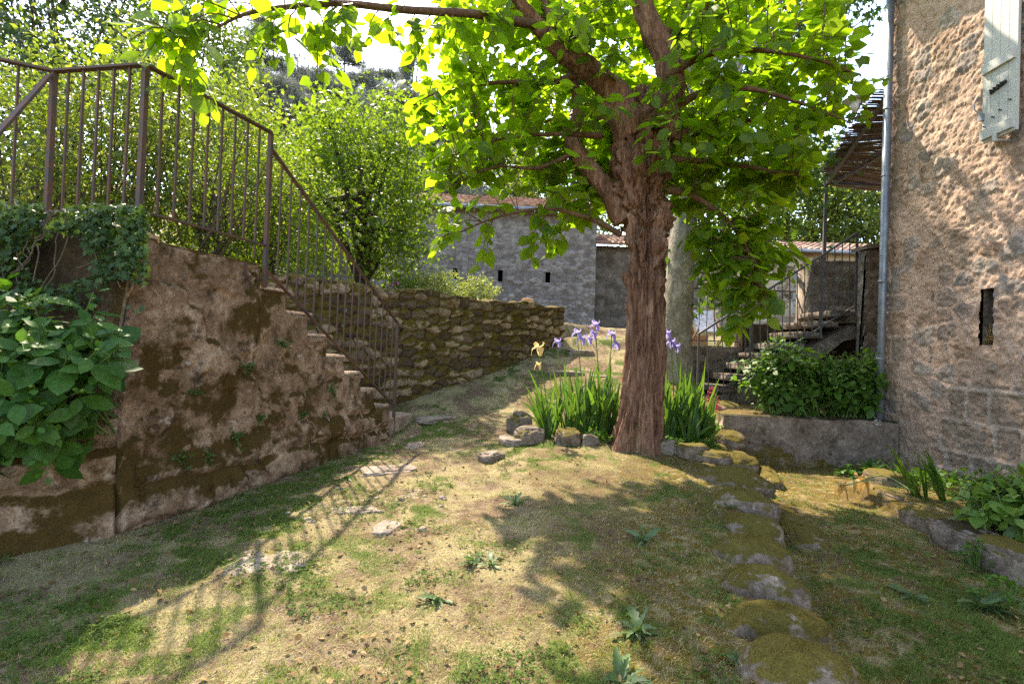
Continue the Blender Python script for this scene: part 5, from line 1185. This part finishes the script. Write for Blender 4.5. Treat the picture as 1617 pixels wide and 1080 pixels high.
iris_clump('iris clump with lilac flowers pressed against the trunk', gp(955, 6.35), 8, .80, (.10, .10), [(gp(955, 6.4), P(966, 528, 6.4), 'purple', .105, [P(973, 543, 6.38)])], seed=83)
iris_clump('tall bright iris clump right of the trunk', gp(1078, 6.1), 13, .95, (.16, .12), [(gp(1068, 6.2), P(1060, 540, 6.2), 'purple', .10, [P(1054, 526, 6.2)]), (gp(1075, 6.2), P(1068, 548, 6.15), 'purple', .095, [])], seed=84)
iris_clump('narrow iris clump at the right end of the tree bed', gp(1105, 6.0), 5, .68, (.08, .08), seed=85, lean=(.1, 0))
# low foliage under the irises
def lowplant(label, c, rad, n, leaf, kind, mat, seed, group='leafy low plants', h=.12, name='low_plant', hang=0.):
    r = np.random.default_rng(seed); c = np.asarray(c, float); t = thing(name, label, 'plant', c, group)
    m = MB(); a = r.uniform(0, 2 * PI, n); q = np.sqrt(r.uniform(0, 1, n)); x = c[0] + np.cos(a) * q * rad[0]; y = c[1] + np.sin(a) * q * rad[1]; zg = np.maximum(gz(x, y), c[2] - .5) if hang == 0 else np.full(n, c[2]); zt_2 = zg + h * (1.1 - q ** 2 * .7) * r.uniform(.4, 1.15, n)
    pos = np.stack([x, y, zt_2], 1); ax = nrm(np.stack([np.cos(a) * q, np.sin(a) * q, np.zeros(n)], 1) + r.normal(0, .45, (n, 3)) + (0, 0, .1)); nm = nrm(np.array([0, 0, 1.]) + r.normal(0, .35, (n, 3)))
    V, T = leaf_geo(pos, ax, nm, leaf * r.uniform(.6, 1.2, n), kind); link_mesh('foliage', V, T, mat, t)
    for i in range(min(n, 40)): m.tube([(c[0] + (x[i] - c[0]) * .5, c[1] + (y[i] - c[1]) * .5, zg[i] - .01), pos[i]], .0025, 4, False)
    m.build('stems', M['stem'], t); return t
for lab, u, d_, rad, n, lf, kd, mt, sd in [
 ('dark lobed-leaf plant at the left foot of the trunk', 945, 5.72, (.20, .12), 130, .065, 'lobed', 'hydrangea', 91),
 ('dark lobed-leaf plant at the right foot of the trunk', 1060, 5.72, (.16, .12), 110, .075, 'lobed', 'hydrangea', 92),
 ('spreading leafy plant below the right iris clump', 1108, 5.75, (.24, .16), 190, .065, 'lobed', 'hydrangea2', 93),
 ('low leafy plant beside the pink coral bells', 1135, 6.6, (.25, .2), 120, .05, 'oval', 'hydrangea2', 94)]:
    lowplant(lab, gp(u, d_), rad, n, lf, kd, M[mt], sd)
# coral bells
cbp = gp(1127, 6.35); cb_ = thing('coral_bells', 'coral pink flower spike beside the planter wall', 'flower', cbp)
m = MB(); fm_ = MB()
for (u, v, s_) in ((1125, 612, 1), (1133, 625, .7), (1118, 618, .7)):
    top = P(u, v, 6.3); pts = resample([cbp, (cbp + top) / 2 + (.01, 0, 0), top], 10); m.tube(pts, .003, 5)
    for k in range(int(45 * s_)):
        f = rng.uniform(.55, 1.0); p_ = np.array([np.interp(f, np.linspace(0, 1, 10), pts[:, j]) for j in range(3)]); e = p_ + rng.normal(0, 1, 3) * (.055, .05, .025) * (1.3 - f); m.tube([p_, e], .0012, 3, False); fm_.add(*rock_geo(e, (.015, .015, .02), k, 0, 5, .1))
m.build('stalks', M['coral'], cb_); fm_.build('buds_and_bells', M['coral'], cb_)
lowplant('rosette of round leaves under the coral pink spike', cbp, (.14, .12), 60, .06, 'lobed', M['hydrangea'], 95)
# rocks edging the tree bed
rocks = [
 (820, 685, 6.25, (.30, .24, .30), 'squarish grey rock at the far left of the tree bed', 'rock'), (836, 697, 5.75, (.36, .26, .20), 'rounded pinkish rock below the leaning iris', 'rock'),
 (898, 695, 5.72, (.38, .26, .20), 'broad mossy rock in front of the large iris clump', 'boulder'), (806, 712, 5.65, (.30, .2, .10), 'flat tilted stone at the left tip of the tree bed', 'flatrock'),
 (1052, 716, 5.45, (.18, .18, .16), 'small dark rock right of the trunk foot', 'rock'), (1092, 722, 5.35, (.36, .24, .18), 'mossy rock in front of the lobed leaves right of the trunk', 'boulder'),
 (775, 737, 5.1, (.26, .2, .10), 'purplish flat stone lying alone in the lawn near the bed', 'rock'), (930, 700, 5.62, (.2, .18, .12), 'small shaded rock just left of the trunk foot', 'rock'),
 (1128, 732, 5.25, (.34, .26, .14), 'low mossy stone at the right end of the bed edging', 'boulder')]
for k, (u, v, d_, s_, lab, mt) in enumerate(rocks):
    a = P(u, v, d_); z = gnear(a[0], d_); V, Q_ = rock_geo((a[0], d_, z + s_[2] * .28), s_, 700 + k, k * .7, 30, .38, .55)
    tag(link_mesh('bed_rock', V, Q_, M[mt]), lab, 'rock', 'rocks round the tree bed')
# path stones sunk in the lawn
for k, (u, v, wx, wy, lab) in enumerate([(432, 872, .52, .34, 'large flat pale stone crossed by railing shadows'), (560, 800, .34, .16, 'narrow flat stone in the path below the stairs'), (612, 745, .5, .3, 'flat stone in the path near the last step'), (690, 682, .6, .34, 'pale stone slab sunk in the middle of the path'), (716, 655, .55, .3, 'stone slab sunk in the upper path'), (615, 825, .26, .14, 'small grey stone at the path edge'), (655, 708, .3, .2, 'small pale stone right of the last step')]):
    a = G(u, v, 0.06); z = gnear(a[0], a[1]); V, Q_ = rock_geo((a[0], a[1], z - .022), (wx, wy, .075), 750 + k, .25 * k, 34, .5, .55)
    tag(link_mesh('path_stone', V, Q_, M['flatrock']), lab, 'stone', 'stones sunk in the path')
def fuzz(name, V, c, n, parent, seed, lo=.005, hi=.013, hue=(.30, .12)):
    r = np.random.default_rng(seed); nn = nrm(V - np.asarray(c)); ok = (nn[:, 2] > .12) & (fbm(V[:, 0] * 5, V[:, 1] * 5, V[:, 2] * 5, seed, 3) > .50)
    if ok.sum() < 5: return
    i = r.choice(np.flatnonzero(ok), n); p = V[i] + r.normal(0, .012, (n, 3)) * (1, 1, .2); d = nrm(nn[i] * .8 + r.normal(0, .5, (n, 3)) + (0, 0, .4)); s_ = nrm(np.cross(d, r.normal(size=(n, 3)))); L = r.uniform(lo, hi, n)[:, None]
    VV = np.stack([p - s_ * .0016 - d * .004, p + s_ * .0016 - d * .004, p + d * L], 1).reshape(-1, 3)
    link_mesh(name, VV, np.arange(3 * n).reshape(-1, 3), M['moss'], parent, False, {'hue': np.repeat(np.clip(r.normal(hue[0], hue[1] * 2.2, n), 0, 1), 3)})
# mossy boulders along the step in the lawn
bl = [(1262, 1048, .44, .27, .26, 'nearest mossy boulder at the bottom of the lawn edge'), (1232, 975, .42, .25, .25, 'dark mossy boulder second from the bottom of the lawn edge'), (1208, 915, .36, .24, .24, 'round mossy boulder in the lower lawn edge'), (1190, 868, .46, .30, .25, 'wide golden mossy boulder in the middle of the lawn edge'), (1190, 826, .40, .28, .20, 'low mossy stone above the wide golden boulder'), (1172, 795, .50, .34, .20, 'long mossy stone with a sunlit top in the lawn edge'), (1160, 763, .58, .42, .20, 'flat mossy slab in the upper lawn edge'), (1150, 736, .52, .48, .20, 'mossy slab just below the planter end'), (1148, 708, .45, .5, .18, 'moss-covered stone beside the low leafy plant'), (1145, 682, .4, .5, .18, 'mossy stone against the planter wall end'), (1330, 1075, .22, .5, .18, 'long low mossy stone at the bottom right of the lawn edge')]
for k, (u, v, a, b, c, lab) in enumerate(bl):
    q = G(u, v, .05); z = gnear(q[0] - .15, q[1]); V, Q_ = rock_geo((q[0], q[1], z - c * .20), (a * 1.06, b * 1.04, c * 1.4), 800 + k, -.3 + .5 * (random.random() - .5), 44, .24, .80, .03)
    o = tag(link_mesh('mossy_boulder', V, Q_, M['boulder']), lab, 'boulder', 'mossy boulders along the lawn edge'); fuzz('moss', V, (q[0], q[1], z - c * .20), 1500, o, 860 + k)
for k, (u, v, a, b, c, lab) in enumerate([(1215, 760, .9, .18, .22, 'mossy stone lining the foot of the upper lawn edge'), (1262, 842, .9, .26, .14, 'long mossy stone lying below the lawn edge in sun')]):
    q = G(u, v, -.2); z = gnear(q[0] + .1, q[1]); V, Q_ = rock_geo((q[0], q[1], z - .02), (b, a, c), 830 + k, -.33, 34, .34, .6); CQ = (q[0], q[1], z - .02)
    o = tag(link_mesh('mossy_boulder', V, Q_, M['boulder']), lab, 'boulder', 'mossy boulders along the lawn edge'); fuzz('moss', V, CQ, 1500, o, 880 + k)
# edging of the bed by the house
for k, (u, v, a, b, c, lab) in enumerate([(1395, 770, .22, .36, .16, 'dark stone at the far end of the house bed'), (1425, 790, .2, .4, .16, 'pinkish edging stone beside the strap leaves'), (1470, 815, .2, .5, .18, 'long edging stone in the middle of the house bed'), (1530, 845, .22, .55, .24, 'thick mossy edging stone below the lime leaves'), (1610, 880, .26, .5, .3, 'broken edging block at the right frame edge')]):
    q = G(u, v, -.05); z = gnear(q[0] - .15, q[1]); V, Q_ = rock_geo((q[0], q[1], z + c * .3), (a, b, c), 850 + k, .03 * k, 30, .18, .42)
    tag(link_mesh('edging_stone', V, Q_, M['planter'] if k % 2 else M['boulder']), lab, 'stone', 'edging stones of the house bed')
# plants in the house bed
q = G(1570, 800, .15)
hydrangea('hydrangea', 'lime green young hydrangea in the bed at the right frame edge', (q[0] + .1, q[1] + .05, .0), (q[0] + .12, q[1], .18), (.42, .34, .24), 62, .15, M['lime'], 74, face=(-.2, -.3, .8))
q = G(1470, 775, .05); iris_clump('iris clump with arching leaves in the house bed', (q[0], q[1], gnear(q[0], q[1])), 4, .62, (.10, .10), seed=86, lean=(-.45, -.15), group='iris clumps', width=.036)
for k, (u, v, lab, col) in enumerate([(1360, 757, 'wilted yellow iris flower lying forward over the lawn', 'wilted'), (1328, 768, 'second faded yellow iris bloom drooping to the grass', 'wilted')]):
    a = P(u, v, 4.9 - .15 * k); t = thing('iris_flower', lab, 'flower', a, 'wilted yellow irises'); m = MB(); m.tube(resample([G(1440, 775, .1), (a + G(1440, 775, .1)) / 2 + (0, 0, .08), a], 12), .006, 6); m.build('stalk', M['stem'], t)
    m = MB(); iris_flower(m, a, .11 - .02 * k, .5, 900 + k); m.build('petals', M[col], t)
for lab, u, v, rad, n, lf, kd, mt, sd in [
 ('clump of small round leaves in the middle of the house bed', 1490, 770, (.30, .35), 260, .06, 'oval', 'hydrangea2', 101), ('trailing leaves at the far end of the house bed', 1420, 748, (.28, .3), 200, .055, 'trifol', 'hydrangea', 102),
 ('dark broad leaves in the corner below the planter', 1370, 730, (.35, .2), 120, .09, 'oval', 'hydrangea', 103), ('leafy plant against the house wall foot', 1530, 755, (.25, .3), 160, .06, 'oval', 'hydrangea', 104),
 ('trefoil leaves hanging over the broken edging block', 1545, 850, (.14, .12), 40, .05, 'trifol', 'hydrangea2', 105), ('small trefoil plant at the bed edge near the bottom right', 1590, 905, (.2, .1), 45, .05, 'trifol', 'hydrangea2', 106)]:
    q = G(u, v, .02); lowplant(lab, (q[0], q[1], gnear(q[0], q[1])), rad, n, lf, kd, M[mt], sd, h=.16)
# bush and rose on the wall
c = P(690, 455, 9.8); leafy('silver_bush', 'pale silvery bush on top of the mossy wall', 'shrub', (c[0], c[1], 1.9), c, (.62, .5, .36), 60, 60, .10, .055, 'small', M['silver'], M['woodstem'], .012, None, 61, stems=8, shell=.3, limb_n=5)
c = P(752, 465, 10.4); leafy('silver_bush', 'smaller yellow-green bush right of the silvery one', 'shrub', (c[0], c[1], 1.9), c, (.42, .4, .30), 45, 50, .09, .055, 'small', M['silver'], M['woodstem'], .012, None, 62, stems=6, shell=.3, limb_n=5)
c = P(632, 455, 9.2); rb_ = leafy('rose_bush', 'small rose bush with pink blooms over the mossy wall', 'shrub', (c[0], c[1], 1.9), c, (.26, .25, .22), 26, 30, .06, .05, 'small', M['round'], M['woodstem'], .01, None, 63, stems=5, shell=.3, limb_n=3)
for (u, v) in ((619, 450), (628, 447), (622, 460)):
    e = P(u, v, 8.95); m = MB(); iris_flower(m, e, .055, 0, u); iris_flower(m, e + (0, 0, .005), .04, 0, u + 1); m.build('bloom', M['pink'], rb_)
# ivy on the bank
r = np.random.default_rng(5); n = 3600; iu = r.uniform(-60, 232, n); iv = 322 + r.beta(1.1, 2.0, n) * 175; pos = []
for a, b in zip(iu, iv):
    lim = 0
    p = P(a, b, 2.95 + .04 * r.normal() - .09 * (a > 185)); pos.append(p)
pos = np.array(pos); pos = pos[fbm(pos[:, 0] * 3, pos[:, 2] * 3, 0, 5, 3) > .41]; n = len(pos)
iv_ = thing('ivy', 'dark ivy trailing over the bank below the railing', 'climber', (-2.7, 3.0, LAND))
V, T = leaf_geo(pos, nrm(rng.normal(size=(n, 3)) * .6 + (0, -.3, -.8)), nrm(rng.normal(size=(n, 3)) * .5 + (0.1, -1, .4)), .055 * rng.uniform(.5, 1.2, n), 'lobed'); link_mesh('foliage', V, T, M['ivy'], iv_)
m = MB()
for k in range(14):
    a = P(random.uniform(-20, 200), 335, 2.97); pts = [a]
    for j in range(6): pts.append(pts[-1] + np.array([random.uniform(-.07, .07), random.uniform(-.02, .0), -random.uniform(.03, .1)]))
    m.tube(resample(pts, 14), .004, 4, False)
m.build('stems', M['woodstem'], iv_)
# ferns in the stair flank
def wallplant(label, p, nrmv, n, leaf, seed):
    r = np.random.default_rng(seed); p = np.asarray(p, float); t = MB(); V_ = []; pos = []; ax = []
    for k in range(n):
        d = nrm(r.normal(0, .7, 3) + np.array([*nrmv, 0]) * .6 + np.array([0, 0, .5])); L = leaf * r.uniform(1.2, 2.6)
        for j in range(5): pos.append(p + d * L * (j + 1) / 5 + np.array([0, 0, -.25 * L * (j / 5) ** 2])); ax.append(nrm(d * .5 + r.normal(0, .8, 3)))
    pos = np.array(pos); V, T = leaf_geo(pos, np.array(ax), nrm(np.array([*nrmv, .8]) + r.normal(0, .3, (len(pos), 3))), leaf * r.uniform(.5, 1.0, len(pos)), 'oval')
    o = link_mesh('wall_fern', V, T, M['fern']); return tag(o, label, 'fern', 'small plants in the stair wall')
for k, (u, v, lab) in enumerate([(300, 622, 'bright fern high in the middle of the stair wall'), (382, 580, 'fern under the upper steps of the stair wall'), (440, 545, 'fern near the crack below the second step'), (405, 660, 'fern patch in the centre of the stair wall'), (470, 655, 'fern right of centre in the stair wall'), (516, 617, 'leafy bright fern below the fourth step'), (556, 680, 'dark feathery fern by the lowest steps'), (318, 720, 'fern low on the left part of the stair wall'), (280, 728, 'tiny fern beside the plaster scar low on the stair wall'), (432, 735, 'grassy fern low on the right part of the stair wall'), (275, 800, 'straggling weed at the foot of the stair wall'), (365, 690, 'small fern left of the central patch'), (505, 655, 'feathery fern between the central patch and the steps')]):
    p = on_flank(u, v); wallplant(lab, np.append(p[:2] + sn * .04, p[2]), sn, 9 + (k * 5) % 8, .022 + .008 * (k % 3), 1000 + k)
# weeds in the lawn
def weed(label, u, v, rad, n, seed, z=0.02, mat='weed'):
    r = np.random.default_rng(seed); a = G(u, v, z); a[2] = gnear(a[0], a[1]); m = MB()
    for k in range(n):
        an = r.uniform(0, 2 * PI); L = rad * r.uniform(.35, 1.1); V, Q_ = strap_geo(a + (r.normal(0, .012), r.normal(0, .012), .0), (math.cos(an), math.sin(an), r.uniform(.1, 1.1)), L, L * r.uniform(.20, .38), r.uniform(.5, 1.1), 9, .3)
        V = V.copy(); q = np.arange(len(V)) // 3; mid = V[q * 3 + 1]; zig = np.where(q % 2 == 0, 1.0, r.uniform(.35, .7))[:, None]; V = mid + (V - mid) * zig; m.add(V, Q_)
    return tag(m.build('weed', M[mat], None), label, 'weed', 'leafy weeds in the lawn')
for k, (u, v, rad, n, lab) in enumerate([(1005, 985, .16, 14, 'large pale thistle rosette low in the lawn centre'), (1015, 852, .16, 12, 'grey-green thistle rosette in the dappled shade'), (775, 890, .12, 10, 'small weed rosette in the sunny lawn left of the shade'), (815, 800, .13, 12, 'pale silvery weed at the upper edge of the dappled shade'), (980, 1062, .14, 11, 'weed rosette at the bottom edge of the lawn'), (1175, 1035, .12, 9, 'weed beside the nearest boulder'), (1555, 905, .22, 14, 'strappy weed tuft at the foot of the house bed edging'), (1440, 890, .14, 9, 'small strap-leaved weed in the shaded right lawn'), (545, 765, .10, 9, 'weed at the foot of the stair wall'), (990, 735, .08, 8, 'small weed in front of the trunk'), (750, 890, .10, 9, 'narrow weed beside the sunny rosette'), (690, 940, .11, 10, 'leafy weed in the sunny lawn near the bottom')]): weed(lab, u, v, rad, int(n * 1.6), 1100 + k)
# ================================================================== GRASS (nobody could count it)
def grass(name, N, hmin, hmax, seed, dens, hue, flat=.35, label=None, wid=.0024):
    r = np.random.default_rng(seed); y = np.exp(r.uniform(math.log(.85), math.log(13.5), N)); x = r.uniform(-1, 1, N) * (1.12 * y + .9)
    fl = np.interp(y, [2.9, 6.2], [K[0], -1.45]); sM = (x - M0[0]) * ML[0] + (y - M0[1]) * ML[1]
    lowx = LW0[0] + (y - LW0[1]) * (LWm[0] - LW0[0]) / (LWm[1] - LW0[1])
    ok = (sM < -.08) & ((x > fl + .03) | (y > 6.15) | ((y < 2.75) & (x > lowx + .06))) & (x < HX - .1) & ~((x > xE(y) + .1) & (y > 6.4)) & (np.hypot(x - tb[1][0], y - D0) > .36) & (y < 11.5)
    e = xE(y); ok &= ~((np.abs(x - e - .02) < .16) & (y < 7))
    ok &= r.uniform(size=N) < dens(x, y); x, y = x[ok], y[ok]; n = len(x); z = gz(x, y)
    far = np.clip(y / 2.5, 1, 4) ** .6
    h = r.uniform(hmin, hmax, n) * r.uniform(.6, 1.1, n); w_ = wid * far * r.uniform(.7, 1.3, n)
    an = r.uniform(0, 2 * PI, n); lean = np.where(r.uniform(size=n) < flat, r.uniform(1.2, 3.5, n), r.uniform(.1, .9, n)); d = nrm(np.stack([np.cos(an) * lean, np.sin(an) * lean, np.ones(n)], 1)); sd = np.stack([-np.sin(an + .5), np.cos(an + .5), np.zeros(n)], 1)
    b = np.stack([x, y, z - .003], 1); m1 = b + d * (h * .55)[:, None]; t_ = b + d * h[:, None] + np.stack([np.cos(an), np.sin(an), -.6 * np.ones(n)], 1) * (h * .22)[:, None]; t_[:, 2] = np.maximum(t_[:, 2], z + .002)
    V = np.stack([b - sd * w_[:, None] / 2, b + sd * w_[:, None] / 2, m1 + sd * w_[:, None] * .4, m1 - sd * w_[:, None] * .4, t_], 1).reshape(-1, 3); i = np.arange(n)[:, None] * 5
    o = link_mesh(name, V, [i + np.array([[0, 1, 2, 3]]), i + np.array([[3, 2, 4]])], M['grass'], None, False, {'hue': np.repeat(np.clip(hue(x, y, r, n), 0, 1), 5)})
    tag(o, label, 'grass', kind='stuff'); return o
def dens1(x, y):
    return np.clip(  .42 + .60 * tuft_f(x, y) + .25 * lush_f(x, y) - .25 * bare_f(x, y), .05, 1)
def hue1(x, y, r, n): return np.clip(lush_f(x, y) * .28 + .46 * tuft_f(x, y) + r.normal(.28, .24, n), 0, 1)
grass('grass', 620000, .012, .040, 1, dens1, hue1, .4, 'short patchy green and straw grass over the lawn')
def hue2(x, y, r, n): return np.clip(r.normal(.08, .12, n), 0, .5)
grass('dry_grass', 180000, .015, .045, 2, lambda x, y: np.clip(1.0 - .7 * lush_f(x, y) - .5 * mossy_f(x, y) - .6 * (x > xE(y)) - .45 * sstep(-1.35, -1.75, x - .12 * (y - 3)) * (y < 6.3), .06, 1) * np.clip(.25 + 1.6 * (fbm(x * 7.1, y * 7.1, 0, 48, 3) - .30), .05, 1) * (1 - .5 * tuft_f(x, y)), hue2, .85, 'dry straw-coloured thatch lying between the grass')
def tall(x, y): return np.clip((tuft_f(x, y) - .55) * (.35 + .9 * lush_f(x, y)), 0, .8)
grass('long_grass', 120000, .03, .08, 3, tall, lambda x, y, r, n: r.normal(.85, .12, n), .2, 'longer green grass tufts along the wall foot and in patches')
# tiny clover leaves
r = np.random.default_rng(9); N = 60000; y = np.exp(r.uniform(math.log(.9), math.log(9), N)); x = r.uniform(-1, 1, N) * (1.1 * y + .8)
fl = np.interp(y, [2.9, 6.2], [K[0], -1.45]); lowx = LW0[0] + (y - LW0[1]) * (LWm[0] - LW0[0]) / (LWm[1] - LW0[1])
ok = (fbm(x * 2.6, y * 2.6, 0, 47, 4) + .25 * lush_f(x, y) > .66) & ((x > fl + .05) | (y > 6.15) | ((y < 2.75) & (x > lowx + .06))) & (x < HX - .1) & ~((x > xE(y) + .1) & (y > 6.4)); sM = (x - M0[0]) * ML[0] + (y - M0[1]) * ML[1]; ok &= sM < -.1
x, y = x[ok], y[ok]; n = len(x); pos = np.stack([x, y, gz(x, y) + r.uniform(.008, .03, n)], 1)
V, T = leaf_geo(pos, nrm(r.normal(size=(n, 3)) * (1, 1, .2)), nrm(r.normal(0, .35, (n, 3)) + (0, 0, 1)), r.uniform(.010, .026, n) * np.clip(y / 3, 1, 2) ** .5, 'trifol'); tag(link_mesh('clover', V, T, M['clover']), 'tiny clover and weed leaves scattered through the lawn', 'ground cover', kind='stuff')

# fallen leaves, twigs and grit
r = np.random.default_rng(19); N = 9000; y = np.exp(r.uniform(math.log(.9), math.log(9), N)); x = r.uniform(-1, 1, N) * (1.1 * y + .8)
fl = np.interp(y, [2.9, 6.2], [K[0], -1.45]); lowx = LW0[0] + (y - LW0[1]) * (LWm[0] - LW0[0]) / (LWm[1] - LW0[1]); sM = (x - M0[0]) * ML[0] + (y - M0[1]) * ML[1]
ok = ((x > fl + .05) | (y > 6.15) | ((y < 2.75) & (x > lowx + .06))) & (x < HX - .1) & ~((x > xE(y) + .1) & (y > 6.4)) & (sM < -.1) & (fbm(x * 2, y * 2, 0, 55, 3) + r.uniform(-.2, .2, N) > .5); x, y = x[ok], y[ok]; n = len(x)
pos = np.stack([x, y, gz(x, y) + r.uniform(.006, .022, n)], 1); V, T = leaf_geo(pos, nrm(r.normal(size=(n, 3)) * (1, 1, .25)), nrm(r.normal(0, .5, (n, 3)) + (0, 0, 1)), r.uniform(.012, .038, n), 'oval')
tag(link_mesh('leaf_litter', V, T, M['litter']), 'brown bits of fallen leaf scattered over the lawn', 'leaf litter', kind='stuff')
m = MB(); N = 800; y = np.exp(r.uniform(math.log(1.0), math.log(9), N)); x = r.uniform(-1, 1, N) * (1.1 * y + .6); fl = np.interp(y, [2.9, 6.2], [K[0], -1.45]); sM = (x - M0[0]) * ML[0] + (y - M0[1]) * ML[1]
ok = (x > fl + .06) & (y > 2) & (x < 4.6) & ~((x > xE(y) + .1) & (y > 6.4)) & (sM < -.1) & (bare_f(x, y) + r.uniform(0, .6, N) > .75); x, y = x[ok], y[ok]; zz = gz(x, y)
for i in range(len(x)):
    sz = r.uniform(.012, .05); V, Q_ = rock_geo((x[i], y[i], zz[i] + .0), (sz * 1.3, sz, sz * .7), i, r.uniform(0, 3), 6, .3, .6); m.add(V, Q_)
tag(m.build('gravel', M['flatrock']), 'small loose stones on the worn path', 'gravel', kind='stuff')
